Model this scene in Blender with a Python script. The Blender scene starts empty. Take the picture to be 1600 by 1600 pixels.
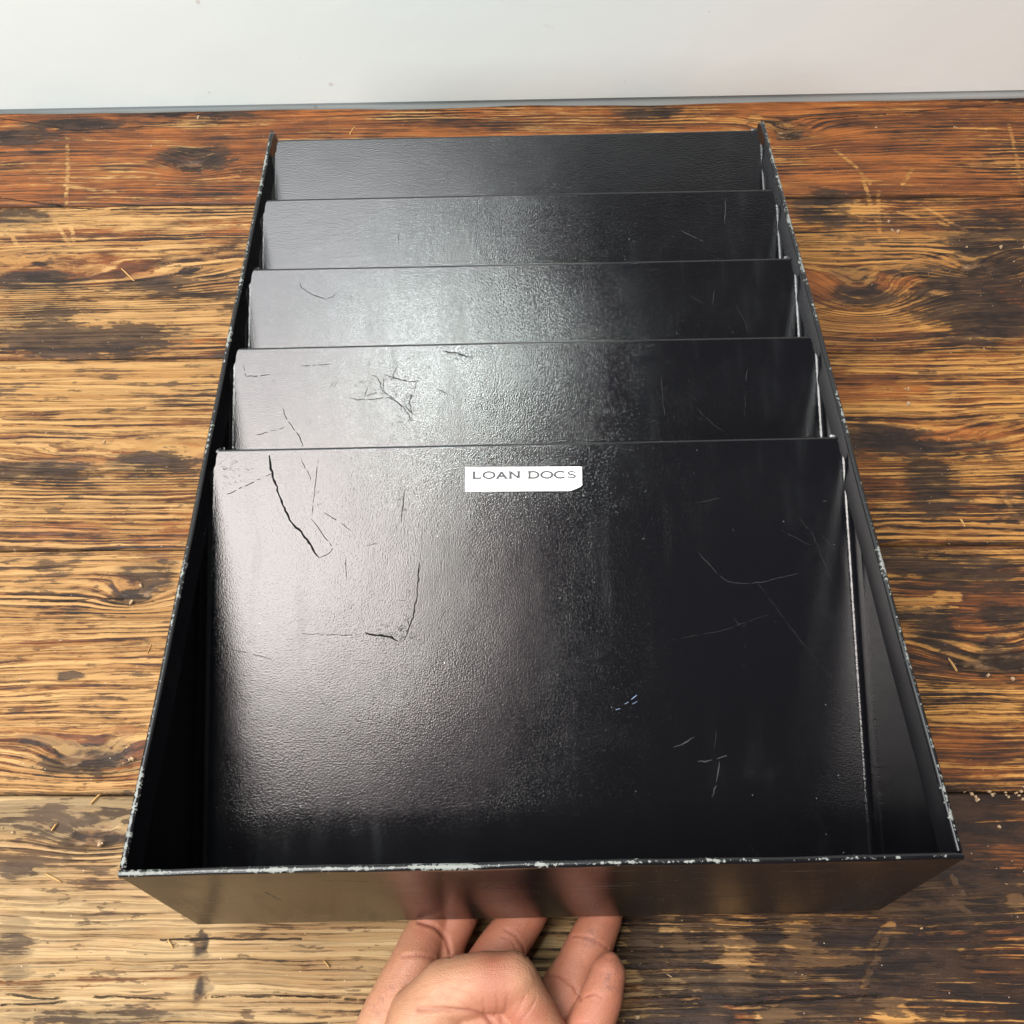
import bpy, bmesh, math, random
import numpy as np
from mathutils import Matrix, Vector
from mathutils.bvhtree import BVHTree

DATA = {'dark':[(-0.3645,0.489,0.0365,0.0105),(-0.2792,0.486,0.0363,0.0058),(-0.246,0.475,0.0336,0.0038),(-0.2699,0.6201,0.029,0.0153),(-0.2685,0.6111,
 0.0147,0.0068),(-0.396,0.5557,0.0204,0.01),(-0.3554,0.4518,0.0284,0.0155),(-0.351,0.4339,0.0515,0.0133),(-0.2902,0.4333,0.042,0.0132),(-0.2474,0.3272,0.0258,
 0.0092),(-0.3238,0.3228,0.0345,0.0072),(-0.2437,0.2319,0.0128,0.0053),(-0.2342,0.2449,0.0181,0.0112),(-0.2477,0.1312,0.0274,0.0082),(-0.2421,0.0894,0.0211,
 0.0069),(-0.2688,0.0979,0.0462,0.0098),(-0.2237,0.1029,0.0178,0.0088),(-0.2744,0.0713,0.0104,0.0054),(-0.2699,0.1805,0.0084,0.0032),(-0.2792,0.1404,0.0129,
 0.0034),(-0.2698,0.0338,0.0084,0.0109),(-0.1694,0.0352,0.0023,0.0067),(-0.1661,0.0146,0.0029,0.0073),(-0.263,0.0204,0.0053,0.0036),(-0.213,0.0017,0.0387,
 0.0043),(0.2212,0.6424,0.0157,0.0093),(0.212,0.6519,0.0116,0.0078),(0.2449,0.4908,0.0152,0.0064),(0.3018,0.4907,0.0354,0.0071),(0.338,0.4934,0.0118,0.0091),
 (0.2487,0.472,0.021,0.0175),(0.2364,0.5569,0.0223,0.0174),(0.3575,0.5052,0.0286,0.0396),(0.3204,0.4681,0.0372,0.025),(0.3332,0.4439,0.0274,0.0242),(0.2648,
 0.3354,0.0465,0.0087),(0.2404,0.3407,0.0255,0.0103),(0.2669,0.3059,0.0165,0.0246),(0.2787,0.1859,0.0262,0.0081),(0.2812,0.1959,0.0113,0.0058),(0.2034,0.1071,
 0.042,0.0105),(0.249,0.2041,0.0152,0.0104),(0.2243,0.2553,0.0278,0.0063),(0.263,0.2506,0.0356,0.009),(0.2401,0.2165,0.0231,0.0059),(0.29,0.2163,0.0153,
 0.0077),(0.1717,0.0277,0.0519,0.0179),(0.2272,0.058,0.04,0.016),(0.1054,0.0161,0.0386,0.0087),(0.0844,0.0337,0.0131,0.009),(0.1339,0.0366,0.0197,0.0061),
 (0.072,0.0018,0.0286,0.0056),(0.1386,0.0019,0.019,0.0085),(0.0614,0.0337,0.0082,0.015),(-0.4194,0.6478,0.0324,0.0097),(-0.3798,0.6628,0.0327,0.0065),(-0.2517,
 0.6742,0.0218,0.0041),(-0.2955,0.6757,0.0191,0.0033),(0.1048,0.6703,0.0241,0.008)],'red':[(-0.2722,0.4878,0.0363,0.0084),(-0.226,0.4854,0.0193,0.007),(-0.3076,
 0.3271,0.0259,0.0067),(-0.2024,0.3283,0.0258,0.0071),(0.2263,0.3332,0.0254,0.0066),(0.2616,0.3405,0.0255,0.0052),(-0.2322,0.2673,0.0115,0.0093),(-0.2797,
 0.1423,0.0167,0.0038),(-0.229,0.1477,0.0093,0.003),(-0.3043,0.277,0.0374,0.0067),(0.2168,0.1388,0.0324,0.0074),(0.2441,0.4331,0.0319,0.0148),(0.2987,0.5457,
 0.054,0.0173),(0.3689,0.5515,0.0393,0.0176)],'pale':[(-0.2531,0.4889,0.0136,0.0045),(0.2893,0.3795,0.0079,0.0077),(0.1981,0.626,0.0052,0.0106),(0.2563,
 0.0548,0.0053,0.0045),(0.2043,0.1688,0.0111,0.0062),(0.2583,0.229,0.0078,0.0035),(0.0814,0.0367,0.0072,0.0084),(0.107,0.0307,0.0091,0.0119),(0.1405,0.0366,
 0.0085,0.0121),(0.1571,0.0277,0.0195,0.0027),(0.1834,0.0047,0.0095,0.0069),(0.1228,0.0019,0.0076,0.0045),(0.2612,0.5565,0.0198,0.0098),(0.2414,0.2228,0.0193,
 0.0051),(0.3698,0.6857,0.0321,0.005),(0.1949,0.6632,0.0064,0.004),(0.2913,0.3402,0.0004,0.0005)],'knots':[(-0.2437,0.2319,0.012,0.0057),(-0.2477,0.1312,
 0.022,0.0074),(-0.2386,0.0894,0.0176,0.0062),(-0.2687,0.6126,0.0158,0.0091),(0.2212,0.6424,0.0183,0.0093),(0.3378,0.4927,0.0189,0.0104),(0.2792,0.1879,
 0.03,0.0102),(-0.2719,0.4859,0.0822,0.0128),(0.2494,0.4628,0.0279,0.0185),(0.2648,0.3354,0.0677,0.0113),(-0.2474,0.3272,0.0947,0.0112),(-0.4229,0.4897,
 0.0683,0.0146)],'gouges':[(-0.2429,0.2319,0.008,0.004),(-0.2439,0.1305,0.0154,0.0041),(-0.2349,0.0887,0.012,0.0038),(-0.2695,0.6111,0.0084,0.0038),(0.2194,
 0.6409,0.0084,0.0039),(0.3386,0.4921,0.0076,0.0052),(0.2842,0.1855,0.0187,0.0037),(-0.1694,0.0352,0.0017,0.0055),(-0.1659,0.0137,0.002,0.0053)],'cracks':[[(-0.2675,
 0.0122),(-0.2409,0.0102),(-0.2117,0.0111),(-0.1822,0.0097)],[(-0.2661,0.0071),(-0.2275,0.0088)],[(-0.1596,0.0108),(-0.111,0.0111),(-0.0785,0.0094)],[(0.0486,
 0.0103),(0.0824,0.0115)],[(0.1044,0.0075),(0.127,0.0098),(0.1752,0.0115)],[(-0.4419,0.6719),(-0.3726,0.6548),(-0.3036,0.6607),(-0.2232,0.6641)],[(0.202,
 0.6567),(0.3119,0.6643),(0.4211,0.6767)],[(-0.3006,0.2279),(-0.2494,0.2306)],[(-0.1905,0.0377),(-0.1172,0.0379)],[(-0.4169,0.577),(-0.3369,0.5639),(-0.2607,
 0.5642)]],'wear':[[(-0.3789,0.6471),(-0.3671,0.5979),(-0.3621,0.5691),(-0.3473,0.5311)],[(-0.3747,0.5623),(-0.3597,0.5414),(-0.3401,0.5145)],[(0.2735,0.5427),
 (0.2705,0.5953)],[(0.2545,0.6214),(0.267,0.6041),(0.2759,0.583)],[(0.3118,0.5983),(0.2999,0.5819)],[(0.4019,0.6494),(0.3942,0.579)],[(0.2927,0.5526),(0.3266,
 0.5386)],[(0.3113,0.5593),(0.3397,0.5317)],[(0.2803,0.5737),(0.2736,0.5326)],[(0.176,0.0336),(0.192,0.0487)],[(0.1654,0.0103),(0.1894,0.0442)],[(0.2178,
 0.0611),(0.2317,0.0487)],[(0.2259,0.0674),(0.2288,0.058)],[(0.3091,0.3007),(0.3174,0.2773)],[(-0.3992,0.5386),(-0.3882,0.525)],[(-0.3686,0.5907),(-0.3255,
 0.5828)]],'splinters':[[(-0.242,0.1054),(-0.2373,0.1116)],[(0.2501,0.1888),(0.2534,0.1802)],[(-0.1864,0.0374),(-0.1831,0.0337)],[(-0.3039,0.501),(-0.2916,
 0.4881)],[(-0.1045,0.0278),(-0.1009,0.0242)],[(-0.1434,0.6455),(-0.139,0.6563)],[(0.2781,0.2822),(0.2797,0.2766)],[(-0.2578,0.0962),(-0.2601,0.0911)],[(-0.2584,
 0.0697),(-0.2488,0.0655)]],'crumbs':[(-0.2728,0.6705,0.0014),(-0.3037,0.6374,0.00175),(-0.2407,0.2371,0.0014),(-0.2429,0.2276,0.0014),(-0.2239,0.1311,0.00175),
 (-0.2313,0.085,0.00105),(-0.3539,0.6428,0.0007),(-0.2795,0.0911,0.0014),(0.272,0.177,0.0014),(0.2845,0.1761,0.00105),(0.2571,0.1097,0.0014),(0.2476,0.1094,
 0.00175),(0.2651,0.1094,0.00105),(0.2728,0.1093,0.0014),(0.2838,0.5325,0.0014),(0.2833,0.5425,0.00105),(0.3623,0.5149,0.0014),(0.2615,0.3717,0.00175),(0.2658,
 0.3824,0.00105),(0.0561,0.0018,0.0014),(0.2929,0.6474,0.00105),(0.3582,0.6463,0.00105),(0.1531,0.6718,0.0007),(0.3359,0.5152,0.0007),(0.3677,0.4987,0.00105),
 (-0.1767,0.2807,0.00105),(-0.2027,0.3445,0.00105),(-0.2834,0.3452,0.00105),(0.2559,0.0935,0.00105),(0.204,0.0426,0.0007)],'scratch':[(0,0.00085,'d',[(-0.13243,
 0.22982),(-0.131,0.21983),(-0.12695,0.20752),(-0.12162,0.19527),(-0.11572,0.18862),(-0.11081,0.18201),(-0.10657,0.17544)]),(0,0.0004,'d',[(-0.10657,0.17544),
 (-0.10205,0.17729),(-0.09915,0.18014),(-0.10208,0.1841),(-0.10763,0.19171),(-0.11058,0.19569)]),(0,0.00027,'d',[(-0.10717,0.22596),(-0.10872,0.21208),(-0.11026,
 0.19732)]),(0,0.00022,'d',[(-0.11601,0.22614),(-0.11203,0.21876),(-0.11037,0.21376)]),(0,0.00018,'d',[(-0.10442,0.19884),(-0.09628,0.19376),(-0.08978,0.18873)]),
 (0,0.00036,'d',[(-0.06307,0.20946),(-0.06343,0.20454),(-0.06444,0.19799),(-0.06482,0.18885)]),(0,0.00027,'d',[(-0.05543,0.22751),(-0.05246,0.22978),(-0.04853,
 0.2297),(-0.04564,0.22398),(-0.04439,0.21898)]),(0,0.00022,'d',[(-0.08266,0.1811),(-0.07683,0.1826)]),(0,0.00018,'d',[(-0.15498,0.20811),(-0.12904,0.22012)]),
 (0,0.00054,'d',[(-0.05588,0.17179),(-0.05697,0.15573),(-0.0593,0.14461),(-0.06354,0.13358)]),(0,0.0009,'d',[(-0.08334,0.13716),(-0.07695,0.13639),(-0.06992,
 0.1353),(-0.06674,0.1327)]),(0,0.00022,'d',[(-0.11532,0.13782),(-0.08654,0.13627)]),(0,0.00022,'d',[(-0.093,0.1758),(-0.09266,0.1645)]),(0,0.00018,'d',
 [(-0.15039,0.13095),(-0.12957,0.12547)]),(0,0.00018,'d',[(-0.1291,0.08496),(-0.12838,0.07726)]),(0,0.00014,'d',[(-0.10556,0.10618),(-0.10237,0.10144)]),
 (0,0.0002,'g',[(0.0846,0.17468),(0.09376,0.16383),(0.09837,0.15956),(0.10633,0.15811),(0.116,0.15855),(0.12577,0.16091),(0.13488,0.16265)]),(0,0.00014,
 'g',[(0.08507,0.19943),(0.09721,0.2018)]),(0,0.00014,'g',[(0.14767,0.18211),(0.15005,0.17881),(0.15243,0.17552),(0.15458,0.17386)]),(0,0.00014,'g',[(0.12713,
 0.18482),(0.14027,0.1774),(0.14217,0.17671)]),(0,0.00014,'g',[(0.13657,0.19114),(0.14315,0.18221),(0.1513,0.15781)]),(0,0.00063,'g',[(0.06826,0.07851),
 (0.07402,0.08085),(0.07885,0.08322)]),(0,0.00068,'g',[(0.08631,0.05464),(0.08963,0.06522),(0.09055,0.07131)]),(0,0.00027,'g',[(0.08868,0.07809),(0.08972,
 0.0867)]),(0,0.00072,'g',[(0.08936,0.07256),(0.09577,0.07519)]),(0,0.00081,'g',[(0.07989,0.07152),(0.08682,0.072)]),(0,0.00014,'g',[(0.10291,0.0317),(0.10727,
 0.02623)]),(0,0.00014,'g',[(0.10067,0.1413),(0.10522,0.13644),(0.1102,0.14015)]),(0,0.00011,'g',[(0.06983,0.13084),(0.09556,0.13505),(0.11833,0.14252)]),
 (0,0.00011,'g',[(0.11287,0.16022),(0.13356,0.12952),(0.14828,0.11036)]),(0,0.00054,'w',[(0.0406,0.09729),(0.04283,0.09786)]),(0,0.00054,'w',[(0.04512,0.09999),
 (0.04705,0.10089)]),(0,0.00045,'w',[(0.04836,0.1021),(0.05129,0.10422)]),(0,0.00045,'w',[(0.04891,0.09992),(0.05149,0.10111)]),(0,0.0009,'g',[(0.14938,
 0.19906),(0.15133,0.19901)]),(0,0.00063,'g',[(0.10896,0.1839),(0.11059,0.18419)]),(0,0.00036,'g',[(0.10293,0.18631),(0.10342,0.18304)]),(1,0.0004,'d',[(-0.13313,
 0.19754),(-0.13097,0.19139),(-0.12742,0.18667),(-0.12458,0.18232),(-0.12173,0.17621)]),(1,0.00027,'d',[(-0.15531,0.22259),(-0.15344,0.21602),(-0.14885,
 0.21592),(-0.14039,0.21682)]),(1,0.00018,'d',[(-0.12348,0.22117),(-0.10581,0.22188)]),(1,0.00031,'d',[(-0.0966,0.20215),(-0.0864,0.20121),(-0.07479,0.2024),
 (-0.06708,0.1972),(-0.06292,0.18994)]),(1,0.00027,'d',[(-0.08709,0.21676),(-0.08109,0.21373),(-0.07829,0.20644),(-0.08816,0.20305),(-0.08533,0.21165)]),
 (1,0.00031,'d',[(-0.07827,0.21512),(-0.07758,0.21003),(-0.0783,0.20572),(-0.07128,0.20088),(-0.06639,0.19539)]),(1,0.00031,'d',[(-0.06977,0.22074),(-0.07227,
 0.21535),(-0.07193,0.21281),(-0.06348,0.21082),(-0.05713,0.21104)]),(1,0.00027,'d',[(-0.07756,0.2151),(-0.06699,0.21198),(-0.05996,0.21038),(-0.0607,0.20534)]),
 (1,0.00036,'d',[(-0.06175,0.20536),(-0.06356,0.19892),(-0.06254,0.19351),(-0.06433,0.18818)]),(1,0.00036,'d',[(-0.06708,0.19827),(-0.06185,0.19278),(-0.06364,
 0.18745)]),(1,0.0004,'d',[(-0.04871,0.20688),(-0.04102,0.20275)]),(1,0.00054,'d',[(-0.04566,0.22786),(-0.03684,0.22621),(-0.02874,0.22349)]),(1,0.00036,
 'd',[(-0.03789,0.22696),(-0.03368,0.22469),(-0.02731,0.22455)]),(1,0.00014,'d',[(-0.14769,0.18282),(-0.13197,0.18677)]),(1,0.00045,'d',[(-0.07348,0.18016),
 (-0.07138,0.18119)]),(1,0.00027,'g',[(0.07499,0.21036),(0.07525,0.19953),(0.07586,0.18875)]),(1,0.00027,'g',[(0.12236,0.21368),(0.12124,0.20575)]),(1,0.00016,
 'g',[(0.09356,0.19267),(0.10089,0.18464),(0.10762,0.17914)]),(1,0.00014,'g',[(0.12105,0.20214),(0.11961,0.18781)]),(2,0.00031,'d',[(-0.13176,0.22462),(-0.12945,
 0.21986),(-0.12491,0.21663),(-0.11887,0.21376),(-0.1151,0.21251)]),(2,0.00027,'d',[(-0.1151,0.21251),(-0.11059,0.21475),(-0.10984,0.2163)]),(2,0.00022,
 'd',[(-0.10305,0.21224),(-0.10005,0.21452),(-0.1008,0.21141)]),(2,0.00018,'d',[(-0.09779,0.21604),(-0.09553,0.21442),(-0.09628,0.2121)]),(2,0.00018,'d',
 [(-0.13401,0.22389),(-0.12838,0.22769)]),(2,0.00022,'g',[(0.11335,0.21453),(0.11137,0.20443)]),(2,0.00016,'g',[(0.1252,0.20335),(0.13028,0.19275),(0.13114,
 0.1877)]),(2,0.00045,'g',[(0.11937,0.19183),(0.12079,0.19025)]),(2,0.00016,'g',[(0.09739,0.21097),(0.10651,0.20492)]),(3,0.00022,'d',[(-0.07528,0.20933),
 (-0.07572,0.20181)]),(3,0.00016,'d',[(-0.05924,0.2161),(-0.05848,0.21189)]),(3,0.00045,'g',[(0.12925,0.22663),(0.12762,0.20985)]),(3,0.00036,'g',[(0.09952,
 0.20629),(0.11432,0.19844)]),(3,0.00027,'g',[(0.04535,0.22218),(0.04527,0.21966)]),(4,0.00054,'g',[(0.12076,0.20362),(0.12274,0.2009)]),(4,0.00022,'g',
 [(0.12048,0.22511),(0.11905,0.22155)]),(4,0.00018,'d',[(-0.10318,0.22342),(-0.10191,0.2198)]),(0,0.0004,'d',[(-0.15186,0.22252),(-0.15122,0.22299)]),(0,
 0.00022,'d',[(-0.15656,0.225),(-0.15813,0.22459)]),(0,0.00028,'d',[(-0.15469,0.21331),(-0.1542,0.21371)]),(0,0.00032,'d',[(-0.14863,0.22328),(-0.14928,
 0.22329)]),(0,0.00029,'d',[(-0.15381,0.22222),(-0.1556,0.22193)]),(0,0.00023,'d',[(-0.15005,0.21744),(-0.15038,0.21702)]),(0,0.00024,'d',[(-0.14577,0.21625),
 (-0.14477,0.21542)]),(0,0.00023,'d',[(-0.14955,0.22578),(-0.14862,0.22553)]),(0,0.00026,'d',[(-0.15108,0.21707),(-0.15167,0.21715)]),(0,0.00027,'d',[(-0.15235,
 0.22287),(-0.15033,0.22274)]),(0,0.00036,'d',[(-0.15442,0.21922),(-0.15477,0.21889)]),(0,0.00028,'d',[(-0.15108,0.22857),(-0.15142,0.22816)]),(0,0.0002,
 'd',[(-0.15038,0.21806),(-0.15021,0.21774)]),(0,0.0002,'d',[(-0.15435,0.22694),(-0.15512,0.22725)]),(0,0.0002,'d',[(-0.14175,0.2221),(-0.13992,0.2219)]),
 (0,0.00033,'d',[(-0.14896,0.22594),(-0.15063,0.22659)]),(0,0.00031,'d',[(-0.14952,0.22196),(-0.14714,0.22209)]),(0,0.00027,'d',[(-0.14933,0.22475),(-0.15079,
 0.22518)]),(0,0.00029,'d',[(-0.15104,0.22792),(-0.15172,0.22697)]),(0,0.00034,'d',[(-0.15542,0.22079),(-0.15491,0.22047)]),(0,0.00035,'d',[(-0.1559,0.22232),
 (-0.15512,0.22179)]),(0,0.00038,'d',[(-0.15084,0.22446),(-0.15221,0.22349)]),(0,0.00024,'d',[(-0.15587,0.22071),(-0.15588,0.2205)]),(0,0.00037,'d',[(-0.14796,
 0.2209),(-0.14754,0.2214)]),(0,0.00032,'d',[(-0.14463,0.22235),(-0.1424,0.2209)]),(0,0.00037,'d',[(-0.15564,0.21836),(-0.15399,0.21806)]),(0,0.00036,'d',
 [(-0.15545,0.21518),(-0.1547,0.21454)]),(0,0.00023,'d',[(-0.14844,0.22608),(-0.14868,0.22509)]),(0,0.00037,'d',[(-0.14845,0.21499),(-0.14849,0.21466)]),
 (0,0.00035,'d',[(-0.15603,0.22626),(-0.15606,0.22562)]),(0,0.00034,'d',[(-0.1509,0.22552),(-0.15167,0.22529)]),(0,0.00038,'d',[(-0.15388,0.22176),(-0.15361,
 0.22169)]),(0,0.00029,'d',[(-0.15186,0.22268),(-0.15194,0.2214)]),(0,0.00032,'d',[(-0.15322,0.21281),(-0.15365,0.21292)]),(0,0.00039,'d',[(-0.14692,0.21618),
 (-0.14649,0.21512)]),(0,0.00025,'d',[(-0.15074,0.22811),(-0.15057,0.22782)]),(0,0.00035,'d',[(-0.15104,0.22143),(-0.1495,0.22055)]),(0,0.00021,'d',[(-0.15569,
 0.22365),(-0.15694,0.22319)]),(0,0.00036,'d',[(-0.15491,0.22353),(-0.15557,0.22266)]),(0,0.00029,'d',[(-0.14688,0.21882),(-0.14773,0.21815)]),(0,0.0002,
 'd',[(-0.14507,0.23003),(-0.1472,0.22992)]),(0,0.00029,'d',[(-0.1539,0.22889),(-0.1537,0.22812)]),(0,0.00036,'d',[(-0.15299,0.2145),(-0.15126,0.21408)]),
 (0,0.00035,'d',[(-0.15479,0.2184),(-0.15295,0.21693)]),(0,0.00039,'d',[(-0.15262,0.22249),(-0.15336,0.22217)]),(0,0.00032,'d',[(-0.15581,0.22191),(-0.15533,
 0.22224)]),(0,0.00024,'d',[(-0.14906,0.21559),(-0.14957,0.21463)]),(0,0.00036,'d',[(-0.15169,0.22293),(-0.15085,0.22258)]),(0,0.00032,'d',[(-0.14877,0.21777),
 (-0.1486,0.21684)]),(0,0.00027,'d',[(-0.15544,0.22242),(-0.15462,0.22161)]),(0,0.0002,'d',[(-0.14262,0.22171),(-0.14322,0.22108)]),(0,0.00039,'d',[(-0.15522,
 0.21229),(-0.15561,0.21166)]),(0,0.00038,'d',[(-0.15376,0.22308),(-0.15461,0.22137)]),(1,0.00023,'d',[(-0.07171,0.20294),(-0.07123,0.20378),(-0.07065,0.20463)]),
 (1,0.00012,'d',[(-0.06552,0.2128),(-0.06541,0.2136),(-0.0663,0.21443)]),(1,0.00026,'d',[(-0.08169,0.20631),(-0.0831,0.20667),(-0.08474,0.20703)]),(1,0.00018,
 'd',[(-0.0633,0.2136),(-0.06279,0.21551),(-0.06307,0.21745)]),(1,0.00025,'d',[(-0.06656,0.19475),(-0.06562,0.19419),(-0.06441,0.19363)]),(1,0.00012,'d',
 [(-0.0716,0.21939),(-0.07295,0.2192),(-0.07386,0.21901)]),(1,0.00011,'d',[(-0.065,0.20148),(-0.06519,0.20333),(-0.06435,0.20517)]),(1,0.00023,'d',[(-0.0715,
 0.2078),(-0.07074,0.20863),(-0.07025,0.20946)]),(1,0.00023,'d',[(-0.08272,0.21233),(-0.08377,0.2126),(-0.08463,0.21287)]),(1,0.00022,'d',[(-0.05892,0.21124),
 (-0.05932,0.21125),(-0.06024,0.21127)]),(1,0.00021,'d',[(-0.07926,0.20464),(-0.07743,0.20455),(-0.07552,0.20445)]),(1,0.00019,'d',[(-0.07575,0.21279),(-0.0763,
 0.21227),(-0.07802,0.21178)]),(1,0.00022,'d',[(-0.08529,0.21009),(-0.08413,0.21075),(-0.08466,0.21145)]),(1,0.00016,'d',[(-0.07016,0.20564),(-0.07211,0.20571),
 (-0.07332,0.20577)]),(1,0.00025,'d',[(-0.06819,0.21378),(-0.06962,0.21471),(-0.07062,0.21563)]),(1,0.00016,'d',[(-0.08972,0.2046),(-0.08959,0.20498),(-0.08877,
 0.20535)]),(1,0.00021,'d',[(-0.07869,0.21175),(-0.07922,0.21095),(-0.07938,0.21014)]),(1,0.00015,'d',[(-0.06502,0.22395),(-0.06336,0.22388),(-0.06218,0.22383)]),
 (1,0.00012,'d',[(-0.092,0.20858),(-0.0931,0.20935),(-0.09398,0.21011)]),(1,0.00012,'d',[(-0.07413,0.21184),(-0.07351,0.21234),(-0.07264,0.21283)]),(1,0.00016,
 'd',[(-0.08625,0.21966),(-0.08535,0.22134),(-0.08636,0.22305)]),(1,0.00012,'d',[(-0.08829,0.21112),(-0.08973,0.21135),(-0.09114,0.21157)]),(1,0.00012,'d',
 [(-0.0805,0.22096),(-0.07819,0.22178),(-0.07718,0.22264)]),(1,0.00017,'d',[(-0.0801,0.20999),(-0.07921,0.2101),(-0.07865,0.21021)]),(1,0.00017,'d',[(-0.05837,
 0.21269),(-0.05788,0.21245),(-0.0568,0.21219)]),(1,0.00024,'d',[(-0.07514,0.2081),(-0.07477,0.20833),(-0.07302,0.20853)]),(1,0.00014,'d',[(-0.06382,0.20024),
 (-0.0633,0.20154),(-0.06263,0.20284)]),(1,0.00021,'d',[(-0.06271,0.19952),(-0.06123,0.19925),(-0.06107,0.19901)]),(1,0.00015,'d',[(-0.05855,0.1988),(-0.05851,
 0.19975),(-0.058,0.20068)]),(1,0.00018,'d',[(-0.06373,0.20056),(-0.0655,0.20016),(-0.06648,0.19975)]),(1,0.00017,'d',[(-0.06518,0.20163),(-0.06374,0.20274),
 (-0.06235,0.20385)]),(1,0.00017,'d',[(-0.06675,0.20178),(-0.06642,0.20101),(-0.06628,0.20024)]),(1,0.00018,'d',[(-0.06832,0.19102),(-0.0703,0.19185),(-0.07082,
 0.19265)]),(1,0.00021,'d',[(-0.06178,0.18504),(-0.06098,0.18354),(-0.06017,0.18204)]),(1,0.00021,'d',[(-0.06504,0.19828),(-0.06462,0.19772),(-0.06574,0.1972)]),
 (1,0.00019,'d',[(-0.06137,0.19194),(-0.06158,0.19242),(-0.0595,0.19284)]),(1,0.00014,'d',[(-0.06745,0.19791),(-0.0681,0.19618),(-0.069,0.19446)]),(1,0.00023,
 'd',[(-0.06231,0.20176),(-0.06183,0.20303),(-0.0613,0.20431)]),(1,0.00017,'d',[(-0.06758,0.20043),(-0.06615,0.19948),(-0.06585,0.19855)]),(1,0.00022,'d',
 [(-0.06525,0.20149),(-0.06412,0.2013),(-0.06422,0.20114)]),(1,0.00014,'d',[(-0.06289,0.19002),(-0.06212,0.18941),(-0.06108,0.1888)]),(1,0.00024,'d',[(-0.06355,
 0.20035),(-0.06248,0.20219),(-0.06333,0.20408)]),(1,0.0002,'d',[(-0.05765,0.19005),(-0.05844,0.18961),(-0.05859,0.18915)]),(1,0.00018,'d',[(-0.06443,0.19656),
 (-0.06369,0.19797),(-0.06442,0.19941)]),(1,0.00021,'d',[(-0.06576,0.19783),(-0.06633,0.19953),(-0.06601,0.20122)]),(1,0.0002,'d',[(-0.06292,0.19337),(-0.06138,
 0.1941),(-0.06082,0.19484)]),(1,0.00011,'d',[(-0.06831,0.19643),(-0.06765,0.19564),(-0.0683,0.19488)]),(1,0.00024,'d',[(-0.07233,0.18858),(-0.07309,0.18755),
 (-0.07308,0.18651)]),(0,0.00017,'d',[(-0.07031,0.13496),(-0.07033,0.13436),(-0.07049,0.13375)]),(0,0.00022,'d',[(-0.0784,0.13347),(-0.07744,0.13405),(-0.07816,
 0.13466)]),(0,0.00017,'d',[(-0.0606,0.13516),(-0.05953,0.13441),(-0.05887,0.13367)]),(0,0.00014,'d',[(-0.07162,0.1373),(-0.07008,0.13741),(-0.06905,0.13753)]),
 (0,0.00014,'d',[(-0.06025,0.13531),(-0.05863,0.135),(-0.0579,0.13471)]),(0,0.00019,'d',[(-0.06974,0.14017),(-0.07069,0.14049),(-0.07226,0.14082)]),(0,0.00018,
 'd',[(-0.06512,0.1342),(-0.06607,0.1336),(-0.06591,0.13299)]),(0,0.00013,'d',[(-0.07133,0.13656),(-0.07104,0.13651),(-0.06996,0.13644)]),(0,0.00017,'d',
 [(-0.05754,0.13662),(-0.05795,0.13557),(-0.05931,0.13455)]),(0,0.00022,'d',[(-0.06622,0.13872),(-0.06527,0.13819),(-0.06353,0.13765)]),(0,0.00021,'d',[(-0.07011,
 0.13509),(-0.07003,0.13442),(-0.06904,0.13373)]),(0,0.00013,'d',[(-0.06776,0.14072),(-0.06672,0.13971),(-0.06578,0.1387)]),(0,0.00017,'d',[(-0.06704,0.1342),
 (-0.0656,0.13342),(-0.06463,0.13265)]),(0,0.00023,'d',[(-0.0679,0.13334),(-0.06907,0.13472),(-0.06788,0.13605)]),(0,0.00014,'d',[(-0.07094,0.13679),(-0.07033,
 0.13587),(-0.06901,0.13494)]),(0,0.00021,'d',[(-0.07475,0.13706),(-0.07516,0.1357),(-0.07418,0.13432)]),(0,0.00023,'d',[(-0.07081,0.13562),(-0.07145,0.13548),
 (-0.07283,0.13536)]),(0,0.00015,'d',[(-0.0644,0.13602),(-0.06452,0.1345),(-0.06597,0.13301)]),(0,0.00017,'d',[(-0.06782,0.13291),(-0.06788,0.13204),(-0.06696,
 0.13115)]),(0,0.00023,'d',[(-0.06644,0.13513),(-0.06565,0.13549),(-0.06444,0.13585)]),(0,0.00011,'d',[(-0.08199,0.13818),(-0.08221,0.13707),(-0.08272,0.13596)]),
 (0,0.00026,'d',[(-0.07377,0.1398),(-0.07304,0.14061),(-0.07154,0.14141)]),(0,0.00013,'d',[(-0.05976,0.13376),(-0.06024,0.13444),(-0.06023,0.13511)]),(0,
 0.00021,'d',[(-0.06661,0.13625),(-0.06727,0.13654),(-0.06878,0.13685)]),(0,0.00014,'d',[(-0.07549,0.13129),(-0.07636,0.13154),(-0.07643,0.13177)]),(0,0.00017,
 'd',[(-0.07271,0.13594),(-0.07351,0.13517),(-0.07406,0.1344)]),(0,0.00017,'d',[(-0.06156,0.14174),(-0.0605,0.14105),(-0.0594,0.14036)]),(0,0.00015,'d',
 [(-0.06043,0.15325),(-0.06007,0.1521),(-0.05836,0.15092)]),(0,0.00017,'d',[(-0.06368,0.13988),(-0.06585,0.13923),(-0.06681,0.13856)]),(0,0.00016,'d',[(-0.06293,
 0.15312),(-0.06459,0.15319),(-0.06614,0.15326)]),(0,0.00014,'d',[(-0.06142,0.14063),(-0.06042,0.1413),(-0.05965,0.14197)]),(0,0.00022,'d',[(-0.06165,0.14489),
 (-0.06334,0.14574),(-0.06386,0.14656)]),(0,0.00026,'d',[(-0.05996,0.14823),(-0.06169,0.14952),(-0.06168,0.15077)]),(0,0.00014,'d',[(-0.06393,0.1414),(-0.06531,
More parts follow.
